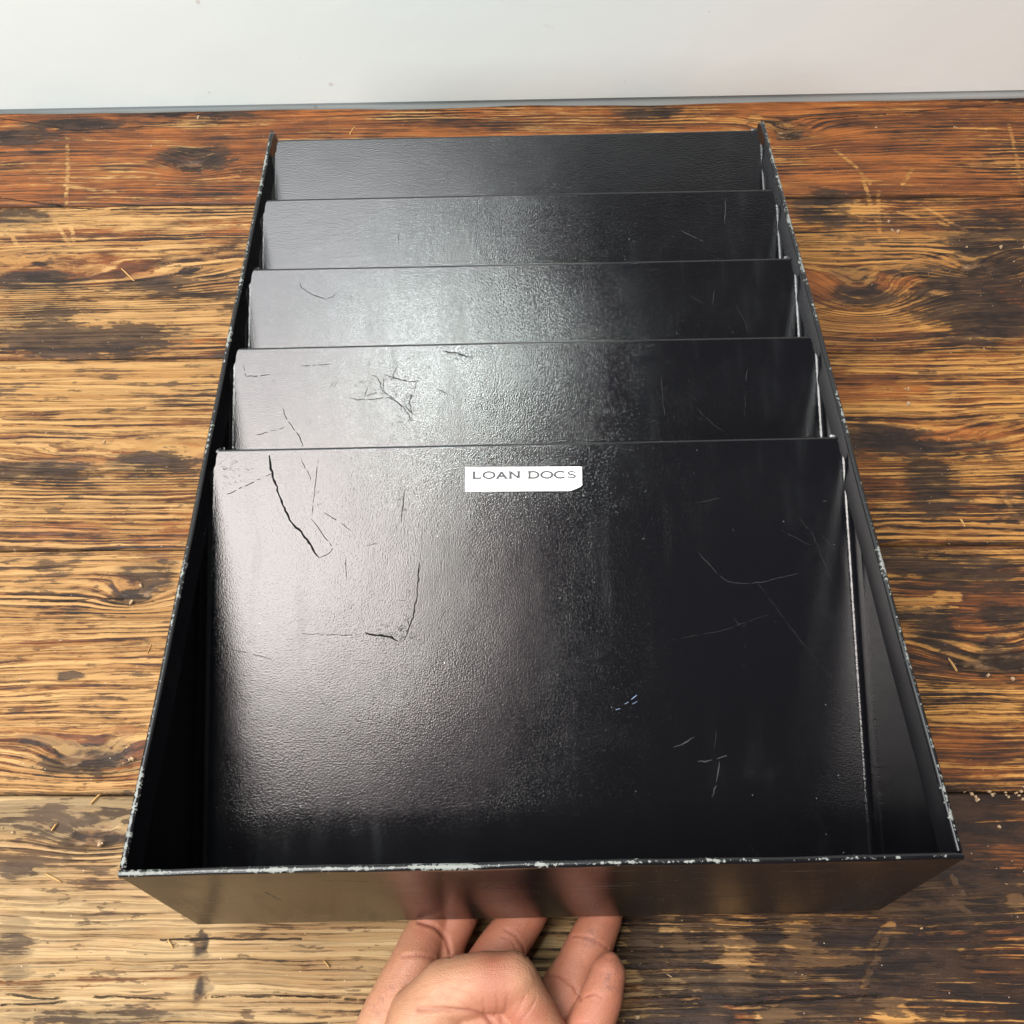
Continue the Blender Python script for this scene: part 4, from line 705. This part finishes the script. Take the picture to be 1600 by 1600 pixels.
for k in range(-3, 4):
    ya, yb = Y0 + k * PW, Y0 + (k + 1) * PW
    vis = k >= -1
    nx = 300 if vis else 40
    ny = 50 if vis else 8
    xs = np.concatenate([[-.85], np.linspace(-.55, .55, nx), [.85]])
    tt = np.linspace(0, 1, ny)
    tt = np.concatenate([[0], [.0035], [.008], np.linspace(.016, .984, ny), [.992], [.9965], [1]])
    X, Tq = np.meshgrid(xs, tt)
    ga = .0002 + .0003 * vnoise(rng, xs, 0 * xs, 30, 1, 10)
    gb = .0002 + .0003 * vnoise(rng, xs, 0 * xs, 30, 1, 10)
    top = np.array([back_y(v) for v in xs]) if k == 3 else np.full_like(xs, yb)
    if k == 3: gb = .0015 + .0008 * vnoise(rng, xs, 0 * xs, 40, 1, 10)
    YA, YB = ya + np.abs(ga), top - np.abs(gb)
    Y = YA + (YB - YA) * Tq
    lvl = {3: 0, 2: -.0006, 1: -.0003, 0: -.0008, -1: -.0013}.get(k, 0)
    Z = lvl + .00035 * vnoise(rng, X, Y, 12, 50) + .00012 * vnoise(rng, X, Y, 60, 320)
    de = np.minimum(Y - YA, YB - Y)
    Z -= .0018 * np.exp(-(de / .0007) ** 2)
    seam = .8 * np.exp(-(de / .0009) ** 2)
    gou = np.zeros_like(X)
    for (gx, gy, rx, ry) in DATA['gouges']:
        wob = .25 * np.sin(X * 900 + Y * 300) + .2 * np.sin(Y * 2100 - X * 500)
        d = np.sqrt(((X - gx) / (rx * 1.35)) ** 2 + ((Y - gy) / (ry * 1.35)) ** 2) + wob * .5
        m = 1 / (1 + np.exp((d - .95) * 9))
        gou = np.maximum(gou, m)
        Z -= m * (.0022 + .0012 * np.sin(X * 1700 + Y * 1100) * m)
    nyy, nxx = X.shape
    V = np.stack([X, Y, Z], -1).reshape(-1, 3)
    idx = np.arange(nyy * nxx).reshape(nyy, nxx)
    F = np.stack([idx[:-1, :-1], idx[:-1, 1:], idx[1:, 1:], idx[1:, :-1]], -1).reshape(-1, 4).tolist()
    n0 = len(V)
    # sides and underside
    ring = list(idx[0, :]) + list(idx[1:, -1]) + list(idx[-1, -2::-1]) + list(idx[-2:0:-1, 0])
    low = V[ring].copy(); low[:, 2] = -.045
    V = np.concatenate([V, low])
    nr = len(ring)
    for i in range(nr):
        j = (i + 1) % nr
        F.append((ring[j], ring[i], n0 + i, n0 + j))
    F.append(tuple(n0 + i for i in range(nr))[::-1])
    tone, cover, dk = specs[k]
    mat = wood('worn_wood', ya, yb, 3.7 * k + 20, cover, dk, tone)
    at = {'gouge': np.concatenate([gou.ravel(), np.zeros(nr)]), 'seam': np.concatenate([seam.ravel(), np.ones(nr)])}
    mesh_ob('plank', V, F, mat, table, True, at)

# ------------------------------------------------------------------ wall behind the table
wd = (Vector((*DATA['wall'][1], 0)) - Vector((*DATA['wall'][0], 0))).normalized()
wn = Vector((-wd.y, wd.x, 0))
w0 = Vector((*DATA['wall'][0], 0)) + wn * .002
def wp(s, d, z): return tuple(w0 + wd * s + wn * d + Vector((0, 0, z)))
V, F = [], []
prof = lambda h: [(0.0040, -.4), (0.0036, -.01), (.0028, h * .3), (.0014, h), (0, h + .0012), (0, h + .3), (0, 1.6), (.05, 1.6)]
ss = np.linspace(-1.2, 2.1, 34)
for s in ss:
    h = .0004 + .0027 * s / .867
    h = min(max(h, -.004), .016)
    V += [wp(s, d, z) for d, z in prof(h)]
npf = 8
for i in range(len(ss) - 1):
    for j in range(npf - 1):
        a = i * npf + j
        F.append((a, a + npf, a + npf + 1, a + 1))
wall = mesh_ob('wall', V, F, M['wall'])
wall['kind'] = 'structure'

# ------------------------------------------------------------------ tray
TM = Matrix(DATA['T']).to_4x4()
TM.translation = Vector(DATA['t'])
tray = empty('document_tray', 'black enamelled steel desk organiser tray with five slanted dividers and a paper label', 'document tray', TM)
W, L, HF, TH = .33, .477, .106, .0012
hw = W / 2
sheets('bottom_panel', [(-hw + TH, hw - TH, TH, L, 0.0, TH)], M['panel'], tray)
sheets('front_panel', [(-hw, hw, 0, TH, 0.0, HF - .0022)], M['front'], tray, .0004)

def hem_profile(flare):
    r = .0014
    P = []
    for i in range(9):
        a = math.pi - math.pi * i / 8
        P.append((r - .00015 + r * math.cos(a), HF - r + r * math.sin(a), 1.12 if 3 <= i <= 4 else .86 if 1 <= i <= 7 else .5))
    P += [(2 * r - .0002, HF - .0062, .35)]
    if flare:
        P += [(2 * r + .0016, HF - .0122, .5), (2 * r + .0006, HF - .0125, .2), (2 * r - .0012, HF - .0066, 0)]
    else:
        P += [(2 * r - .0012, HF - .0064, 0)]
    P += [(TH + .0001, HF - .0062, 0), (TH + .0001, HF - .0030, 0), (-.00015, HF - .0030, .4)]
    return P
def hem(name, pts_fn, n, flare, boost=lambda t: 1.0):
    P = hem_profile(flare)
    V, F, A = [], [], []
    rr = np.random.default_rng(5 + n)
    for i in range(n + 1):
        t = i / n
        bst = boost(t)
        for (u, z, c) in P:
            q = pts_fn(t, u, z)
            V.append(q); A.append(c * bst)
    m = len(P)
    for i in range(n):
        for j in range(m):
            a, b = i * m + j, i * m + (j + 1) % m
            F.append((a, b, b + m, a + m))
    F.append(tuple(range(m))[::-1]); F.append(tuple(n * m + j for j in range(m)))
    return V, F, A
rg = np.random.default_rng(8)
ph = rg.uniform(0, 6, 8)
def wob(t, s): return .0004 * math.sin(5 * t + ph[s]) + .00022 * math.sin(17 * t + ph[s + 1])
for side in (-1, 1):
    sp_ = sheets('side_panel', [(*sorted((side * hw, side * (hw - TH))), 0.0, L, 0.0, HF - .0022)] if side < 0 else [(hw - TH, hw, 0.0, L, 0.0, HF - .0022)], M['panel'], tray, .0003)
    for v in sp_.data.vertices:
        v.co.y = min(max(v.co.y, TH + .0001), L)
    def fn(t, u, z, side=side):
        y = .0030 + (L - .0030) * t
        drop = .0
        if t > .985: drop = ((t - .985) / .015) ** 2 * .004
        zz = z - (drop if z > HF - .004 else drop * .3)
        return (side * (hw - u + wob(t * 2, 0 if side < 0 else 2) * .5), y, zz)
    V, F, A = hem('rolled_rim', fn, 120, True, lambda t: .96 + .10 * math.sin(9 * t + 1))
    if side > 0: F = [f[::-1] for f in F]
    mesh_ob('rolled_rim', V, F, M['rim'], sp_, True, {'chip': A}).modifiers.new('edges', 'EDGE_SPLIT').split_angle = math.radians(50)
def fnf(t, u, z):
    x = -hw + W * t
    return (x, u + wob(t * 3, 4) * .4, z - .0006 * math.exp(-((t - .97) / .03) ** 2))
V, F, A = hem('rolled_rim', fnf, 120, False, lambda t: 1.20 if t < .42 else 1.04)
frim = mesh_ob('rolled_rim', V, [f[::-1] for f in F], M['rim'], bpy.data.objects['front_panel'], True, {'chip': A})
frim.modifiers.new('edges', 'EDGE_SPLIT').split_angle = math.radians(50)

# dividers: one bent sheet each, flanges folded up along both sides
TILT, S, ZT = math.radians(26), .2304, .104
TOPS = [.2066, .2769, .340, .4026, .4635]
HALF, RB, FL = .1600, .0026, .0090
CMAX = HALF + RB * math.pi / 2 + FL
def section(c):
    s, a = math.copysign(1, c), abs(c)
    if a <= HALF: return s * a, 0.0
    a -= HALF
    if a <= RB * math.pi / 2:
        th = a / RB
        return s * (HALF + RB * math.sin(th)), RB * (1 - math.cos(th))
    return s * (HALF + RB), RB + a - RB * math.pi / 2
def div_matrix(k):
    m = Matrix(((1, 0, 0), (0, math.cos(TILT), -math.sin(TILT)), (0, math.sin(TILT), math.cos(TILT)))).to_4x4()
    m.translation = Vector((0, TOPS[k] - S * math.cos(TILT), ZT - S * math.sin(TILT)))
    return m
S0 = .008
CI = HALF * .96
base_cols = np.concatenate([-np.linspace(CMAX, CI, 34)[:-1], np.linspace(-CI, CI, 58), np.linspace(CI, CMAX, 34)[1:]])
def remap(c, cm):
    return math.copysign(min(abs(c), cm), c)
GRID = []
rows = np.concatenate([np.linspace(S0, S - .0275, 34), np.linspace(S - .0265, S - .0185, 16), S - .018 + .0158 * np.sin(np.linspace(0, math.pi / 2, 14)), np.linspace(S - .0022, S, 7)[1:]])
dividers = []
for k in range(5):
    r2 = np.random.default_rng(40 + k)
    V, A = [], []
    gx, gs = np.meshgrid(base_cols, rows)
    wave = .00020 * vnoise(r2, gx, gs, 18, 22) + .00005 * vnoise(r2, gx, gs, 60, 70)
    bow = .0007 * np.cos(gx / HALF * 1.5) * (gs / S) ** 2 * (1 if k % 2 else -.5)
    for i, s in enumerate(rows):
        q = max(0.0, (s - (S - .018)) / .018)
        zs = ZT - (S - s) * math.sin(TILT)
        cm = min(CMAX, HALF - .0006 + max(0.0, (.1002 - zs) / math.cos(TILT)) * 1.1)
        q = max(0.0, (s - S + .007) / .007)
        if q > 0: cm = min(cm, HALF - .0046 + .0040 * math.sqrt(max(0.0, 1 - q ** 2)))
        dent = .0006 * math.sin(ph[k] + 3)
        for j, c in enumerate(base_cols):
            cc = remap(c, cm)
            x, n = section(cc)
            sy = s
            if s > S - .0022:
                th = (s - S + .0022) / .0022 * math.pi / 2
                sy = S - .0022 + .0014 * math.sin(th); n -= .0014 * (1 - math.cos(th))
            n += (wave[i, j] + bow[i, j]) * min(1.0, max(0.0, (HALF - .001 - abs(cc)) / .012))
            V.append((x, sy + .0027, n))
            A.append(max(0.0, 1 - (S - s) / .003) * (.99 if abs(c) > .02 else .8) if s > S - .003 else 0.0)
    nc = len(base_cols)
    F = [(i * nc + j, i * nc + j + 1, (i + 1) * nc + j + 1, (i + 1) * nc + j) for i in range(len(rows) - 1) for j in range(nc - 1)]
    GRID.append(np.array([v[2] for v in V]).reshape(len(rows), nc))
    d = mesh_ob('divider', V, F, M['face'], tray, True, {'chip': A})
    bm = bmesh.new(); bm.from_mesh(d.data)
    bmesh.ops.remove_doubles(bm, verts=bm.verts, dist=2e-6)
    bmesh.ops.dissolve_degenerate(bm, edges=bm.edges, dist=2e-6)
    bm.to_mesh(d.data); bm.free()
    d.data.polygons.foreach_set('use_smooth', [True] * len(d.data.polygons))
    d.matrix_local = div_matrix(k)
    sd = d.modifiers.new('sheet', 'SOLIDIFY'); sd.thickness = .0012; sd.offset = -1
    es = d.modifiers.new('edges', 'EDGE_SPLIT'); es.split_angle = math.radians(60)
    dividers.append(d)

# scratches in the enamel: thin ragged ribbons lying on each divider
def surf_n(k, x, s):
    j = int(np.argmin(abs(base_cols - x))); i = int(np.argmin(abs(rows - s)))
    i = min(i, len(rows) - 2)
    nc = len(base_cols)
    zs = [GRID[k][min(max(a, 0), len(rows) - 1), min(max(b, 0), nc - 1)] for a in (i - 1, i, i + 1) for b in (j - 1, j, j + 1)]
    return max(zs)
def ribbons(items, n_of, seed):
    r = random.Random(seed)
    V, F = [], []
    for w, pts in items:
        P = []
        for (a, b) in zip(pts[:-1], pts[1:]):
            d = math.dist(a, b)
            m = max(1, int(d / .0016))
            for i in range(m):
                t = i / m
                P.append((a[0] + (b[0] - a[0]) * t, a[1] + (b[1] - a[1]) * t))
        P.append(pts[-1])
        b0 = len(V)
        skip = set()
        for i, p in enumerate(P):
            q0, q1 = P[max(i - 1, 0)], P[min(i + 1, len(P) - 1)]
            dx, dy = q1[0] - q0[0], q1[1] - q0[1]
            l = math.hypot(dx, dy) or 1
            nx, ny = -dy / l, dx / l
            taper = min(1, .35 + min(i, len(P) - 1 - i) * .4)
            jit = ((r.random() - .5) * w * 1.0 + .00028 * math.sin(i * 1.9 + b0) * math.sin(i * .71 + b0)) if len(P) > 3 else 0
            a, b = w * (.3 + .6 * r.random()) * taper, w * (.3 + .6 * r.random()) * taper
            x1, y1 = p[0] + nx * (a + jit), p[1] + ny * (a + jit)
            x2, y2 = p[0] - nx * (b - jit), p[1] - ny * (b - jit)
            h = n_of(p[0], p[1])
            V.append((x1, y1, h)); V.append((x2, y2, h))
            if w < .00045 and r.random() < .13: skip.add(i)
        for i in range(len(P) - 1):
            if i in skip: continue
            F.append((b0 + 2 * i, b0 + 2 * i + 1, b0 + 2 * i + 3, b0 + 2 * i + 2))
    return V, F
for k in range(5):
    for c in 'dgw':
        items = [(max(.00024, w * .85) if c == 'd' else w * .62, pts) for (kk, w, cc, pts) in DATA['scratch'] if kk == k and cc == c]
        if not items: continue
        V, F = ribbons(items, lambda x, s: surf_n(k, x, s) + .00012, k)
        o = mesh_ob({'d': 'dark_scratches', 'g': 'grey_scratches', 'w': 'white_scuffs'}[c], V, F, M['scratch_' + c], dividers[k])
        o['kind'] = 'stuff'
items = [(.00022, pts) for pts in DATA['front']]
V, F = ribbons(items, lambda x, s: 0.0, 77)
V = [(x, -.00015, z) for x, z, _ in V]
o = mesh_ob('grey_scratches', V, F, M['scratch_g'], bpy.data.objects['front_panel']); o['kind'] = 'stuff'

# paper label on the front divider, lettering built stroke by stroke
lb = DATA['label']
LO = Vector(lb[0]); UX = Vector(lb[1]) - LO; LW = UX.length; UX.normalize()
UY = Vector((-UX.y, UX.x)); LH = (Vector(lb[3]) - LO).dot(UY)
def lab(u, v, h=0.0):
    p = LO + UX * u + UY * v
    return (p.x, p.y, h)
hbase = max(surf_n(0, *(LO + UX * (LW * i / 4) + UY * (LH * j / 2))) for i in range(5) for j in range(3)) + .00005
V, F = [], []
NU, NV = 40, 12
for j in range(NV + 1):
    for i in range(NU + 1):
        u, v = LW * i / NU, LH * j / NV
        lift = 0
        cu, cv = LW - u, v
        dd = (cu / .0085 + cv / .0038)
        if dd < 1: lift = (1 - dd) ** 1.3 * .0016
        cut = 0
        if cu / .0060 + cv / .0026 < 1:
            u = LW - .0060 * (1 - cv / .0026) - .0004 * math.sin(j * 5)
            lift = .0011
        V.append(lab(u, v, hbase + .00016 + lift))
for j in range(NV):
    for i in range(NU):
        a = j * (NU + 1) + i
        F.append((a, a + 1, a + NU + 2, a + NU + 1))
label = mesh_ob('paper_label', V, F, M['paper'], tray, True)
label.matrix_local = div_matrix(0)
label.modifiers.new('sheet', 'SOLIDIFY').thickness = .00012
label['label'] = 'white paper label with one torn corner reading LOAN DOCS'

LV, LF = [], []
def quadstrip(pts):
    """pts: (x, y, half width across) -> strip"""
    b = len(LV)
    for i, (x, y, w) in enumerate(pts):
        q0, q1 = pts[max(i - 1, 0)], pts[min(i + 1, len(pts) - 1)]
        dx, dy = q1[0] - q0[0], q1[1] - q0[1]
        l = math.hypot(dx, dy) or 1
        LV.append((x - dy / l * w, y + dx / l * w)); LV.append((x + dy / l * w, y - dx / l * w))
    for i in range(len(pts) - 1):
        LF.append((b + 2 * i, b + 2 * i + 1, b + 2 * i + 3, b + 2 * i + 2))
THK, THN = .125, .135
def stem(x, y0=0, y1=1, w=THK): quadstrip([(x, y0, w), (x, y1, w)])
def serif(x, y, w=.17): quadstrip([(x - w, y, THN * .8), (x + w, y, THN * .8)])
def ellipse(cx, a0, a1, rx, n=28, th=THK, tn=THN):
    quadstrip([(cx + rx * math.cos(a), .5 + .5 * math.sin(a), tn + (th - tn) * abs(math.cos(a)) ** 1.3) for a in np.linspace(a0, a1, n)])
def glyph(ch):
    if ch == 'L':
        stem(.2); serif(.2, 1); serif(.2, 0); quadstrip([(.2, .03, THN), (.92, .03, THN)]); quadstrip([(.92, 0, .03), (.92, .28, .05)]); return 1.12
    if ch == 'O': ellipse(.66, 0, 2 * math.pi, .58, 44); return 1.42
    if ch == 'A':
        quadstrip([(.12, 0, THN), (.58, 1, THN)]); quadstrip([(.56, 1, THK), (1.04, 0, THK)]); quadstrip([(.3, .33, THN), (.86, .33, THN)]); serif(.12, 0); serif(1.04, 0, .2); return 1.32
    if ch == 'N':
        stem(.18, w=THN); stem(1.04, w=THN); quadstrip([(.18, 1, THK), (1.04, 0, THK)]); serif(.18, 0); serif(.12, 1, .13); serif(1.04, 1); return 1.36
    if ch == 'D':
        stem(.2); serif(.16, 1, .14); serif(.16, 0, .14); quadstrip([(.2, .98, THN), (.58, .98, THN)]); quadstrip([(.2, .02, THN), (.58, .02, THN)]); ellipse(.56, -math.pi / 2, math.pi / 2, .58); return 1.36
    if ch == 'C':
        ellipse(.66, .85, 2 * math.pi - .75, .58, 36); quadstrip([(1.08, .68, .04), (1.08, .98, .03)]); quadstrip([(1.08, .03, .03), (1.08, .30, .02)]); return 1.34
    if ch == 'S':
        P = [(.88, .74), (.80, .92), (.52, .99), (.24, .92), (.16, .74), (.28, .59), (.52, .51), (.78, .42), (.90, .26), (.80, .08), (.52, .01), (.22, .08), (.14, .27)]
        W_ = [.05, .08, .11, .10, .10, .12, .12, .12, .10, .10, .11, .08, .05]
        quadstrip([(x, y, w) for (x, y), w in zip(P, W_)]); quadstrip([(.90, .70, .03), (.90, .98, .03)]); quadstrip([(.12, .03, .03), (.12, .30, .03)]); return 1.1
    return .62
adv, out = 0, []
for ch in 'LOAN DOCS':
    i0 = len(LV)
    a = glyph(ch)
    for i in range(i0, len(LV)): LV[i] = (LV[i][0] + adv, LV[i][1])
    adv += a
X0, X1, YB_, YH = .058 * LW, .957 * LW, .535 * LH, .265 * LH
txt = [lab(X0 + x / adv * (X1 - X0), YB_ + y * YH, hbase + .00016 + .00008) for x, y in LV]
# a hair of height per stroke keeps crossing strokes off one plane
lt = mesh_ob('lettering', txt, LF, M['ink'], label)
lt.matrix_parent_inverse = Matrix.Identity(4)
lt['label'] = 'grey serif capitals LOAN DOCS'
for f in lt.data.polygons:
    for vi in f.vertices: lt.data.vertices[vi].co.z += 0
for n_, f in enumerate(LF):
    for vi in f: lt.data.vertices[vi].co.z = hbase + .00038 + (n_ % 23) * 3e-6

# ------------------------------------------------------------------ hand
def px_ray(px, py):
    d = RM @ Vector(((px - 800) / DATA['fx'], -(py - 800) / DATA['fx'], -1))
    return d
HAND = DATA['hand']
hb = bmesh.new()
def tapered(p0, r0, p1, r1):
    """closed capsule with rounded ends from p0 to p1"""
    ax = (p1 - p0); Ln = ax.length
    q = ax.to_track_quat('Z', 'Y').to_matrix()
    rings = []
    for i in range(5): 
        a = -math.pi / 2 + math.pi / 2 * (i + .4) / 5
        rings.append((r0 * math.sin(a), r0 * math.cos(a)))
    for i in range(5):
        t = i / 4
        rings.append((Ln * t, r0 + (r1 - r0) * t))
    for i in range(5):
        a = math.pi / 2 * (i + .6) / 5
        rings.append((Ln + r1 * math.sin(a), r1 * math.cos(a)))
    n = 20
    vs = [[hb.verts.new(p0 + q @ Vector((r * math.cos(2 * math.pi * j / n), r * math.sin(2 * math.pi * j / n), z))) for j in range(n)] for z, r in rings]
    for i in range(len(rings) - 1):
        for j in range(n):
            hb.faces.new((vs[i][j], vs[i][(j + 1) % n], vs[i + 1][(j + 1) % n], vs[i + 1][j]))
    hb.faces.new(vs[0][::-1]); hb.faces.new(vs[-1])
for chain in HAND['chains']:
    for a, b in zip(chain[:-1], chain[1:]):
        tapered(Vector(a[:3]), a[3], Vector(b[:3]), b[3])
hm = bpy.data.meshes.new('hand_source')
hb.to_mesh(hm); hb.free()
tmp = bpy.data.objects.new('hand_source', hm)
COL.objects.link(tmp)
rm = tmp.modifiers.new('remesh', 'REMESH'); rm.mode = 'VOXEL'; rm.voxel_size = .0008
dg = bpy.context.evaluated_depsgraph_get()
me = bpy.data.meshes.new_from_object(tmp.evaluated_get(dg))
bpy.data.objects.remove(tmp)
nv = len(me.vertices)
co = np.empty(nv * 3, np.float64); me.vertices.foreach_get('co', co); co = co.reshape(-1, 3)
ed = np.empty(len(me.edges) * 2, np.int32); me.edges.foreach_get('vertices', ed); ed = ed.reshape(-1, 2)
deg = np.bincount(ed.ravel(), minlength=nv).astype(float)[:, None]
def lap(a):
    s = np.zeros_like(a)
    np.add.at(s, ed[:, 0], a[ed[:, 1]]); np.add.at(s, ed[:, 1], a[ed[:, 0]])
    return s / deg - a
for _ in range(14):
    co = co + .55 * lap(co)
    co = co - .50 * lap(co) if _ % 2 else co
co0 = co.copy()
me.vertices.foreach_set('co', co.ravel()); me.update()
bv = BVHTree.FromPolygons([tuple(v) for v in co], [tuple(p.vertices) for p in me.polygons])
nrm = np.empty(nv * 3); me.vertices.foreach_get('normal', nrm); nrm = nrm.reshape(-1, 3)
A = {n: np.zeros(nv) for n in ('red', 'dirt', 'ridge', 'crease')}
disp = np.zeros(nv)
def hit(px, py):
    h = bv.ray_cast(CAM, px_ray(px, py).normalized())
    return np.array(h[0]) if h[0] is not None else None
def poly_dist(pts):
    d = np.full(nv, 9.0)
    for a, b in zip(pts[:-1], pts[1:]):
        ab = b - a; t = np.clip(((co0 - a) @ ab) / max(ab @ ab, 1e-12), 0, 1)
        d = np.minimum(d, np.linalg.norm(co0 - a - t[:, None] * ab, axis=1))
    return d
for (w, depth, pts) in HAND['creases']:
    P = []
    for (a, b) in zip(pts[:-1], pts[1:]):
        for t in np.linspace(0, 1, 5)[:-1]: P.append(hit(a[0] + (b[0] - a[0]) * t, a[1] + (b[1] - a[1]) * t))
    P.append(hit(*pts[-1]))
    P = [p for p in P if p is not None]
    if len(P) < 2: continue
    d = poly_dist(P)
    e = np.exp(-(d / w) ** 2)
    disp += -depth * e + depth * .12 * np.exp(-((d - 2.1 * w) / (1.3 * w)) ** 2)
    A['crease'] = np.maximum(A['crease'], e * min(1, depth / .0005))
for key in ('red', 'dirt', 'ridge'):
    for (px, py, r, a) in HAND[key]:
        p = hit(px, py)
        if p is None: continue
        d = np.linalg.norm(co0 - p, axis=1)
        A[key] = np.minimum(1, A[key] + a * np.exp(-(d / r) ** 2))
rr = np.random.default_rng(3)
for _ in range(10):
    k = rr.normal(0, 160, 3)
    disp += .00007 * np.sin(co0 @ k + rr.uniform(0, 6))
co = co0 + nrm * disp[:, None]
me.vertices.foreach_set('co', co.ravel()); me.update()
me.name = 'hand'
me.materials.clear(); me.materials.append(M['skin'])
me.polygons.foreach_set('use_smooth', [True] * len(me.polygons))
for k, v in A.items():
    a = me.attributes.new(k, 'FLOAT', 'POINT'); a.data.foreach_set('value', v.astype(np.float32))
hand = bpy.data.objects.new('hand', me)
COL.objects.link(hand)
hand['label'] = 'bare palm-up hand lifting the front edge of the black tray from underneath'
hand['category'] = 'hand'

# ------------------------------------------------------------------ crumbs and splinters on the planks
r = random.Random(9)
V, F = [], []
def chip(x, y, z, sx, sy, sz, a, tilt=0):
    b = len(V)
    ca, sa = math.cos(a), math.sin(a)
    for (u, v, w) in [(-1, -1, 0), (1, -1, 0), (1, 1, 0), (-1, 1, 0), (-.7, -.6, 1), (.6, -.8, 1), (.8, .6, 1), (-.5, .8, 1)]:
        u, v = u * sx * (1 + .5 * (r.random() - .5)), v * sy * (1 + .5 * (r.random() - .5))
        V.append((x + u * ca - v * sa, y + u * sa + v * ca, z - .0006 + w * (sz + .0006) + u * tilt))
    for f in [(0, 3, 2, 1), (4, 5, 6, 7), (0, 1, 5, 4), (1, 2, 6, 5), (2, 3, 7, 6), (3, 0, 4, 7)]:
        F.append(tuple(b + i for i in f))
for (x, y, s) in DATA['crumbs']:
    for _ in range(r.choice((1, 1, 2, 3))):
        k = s * (.45 + .6 * r.random())
        chip(x + r.gauss(0, s * .8), y + r.gauss(0, s * .6), 0, k, k * .7, k * .6, r.random() * 6)
for _ in range(260):
    x = r.uniform(-.42, .42); y = r.uniform(-.02, .66)
    if abs(x) < .2 and y > .04: continue
    k = r.uniform(.00018, .0005)
    chip(x, y, -.0004, k * r.choice((1, 1, 3)), k * .6, k * .6, r.random() * 6)
for kk in range(30):
    x = .19 + r.random() * .22
    chip(x, Y0 + r.gauss(0, .0007), -.0012, r.uniform(.0003, .0009), r.uniform(.0002, .0006), .0010, r.random() * 6)
crumbs = mesh_ob('wood_crumbs', V, F, M['crumb'], table)
crumbs['kind'] = 'stuff'
V, F = [], []
for pts in DATA['splinters']:
    (ax, ay), (bx, by) = pts
    chip((ax + bx) / 2, (ay + by) / 2, .0003, math.hypot(bx - ax, by - ay) / 2, .0004, .0006, math.atan2(by - ay, bx - ax), .02)
for _ in range(9):
    x = r.uniform(-.42, .42); y = r.uniform(-.02, .6)
    if abs(x) < .21 and y > .04: continue
    chip(x, y, .0001, r.uniform(.0012, .0032), .00018, .0003, r.random() * 6, .03)
sp = mesh_ob('wood_splinters', V, F, M['splinter'], table)
sp['kind'] = 'stuff'
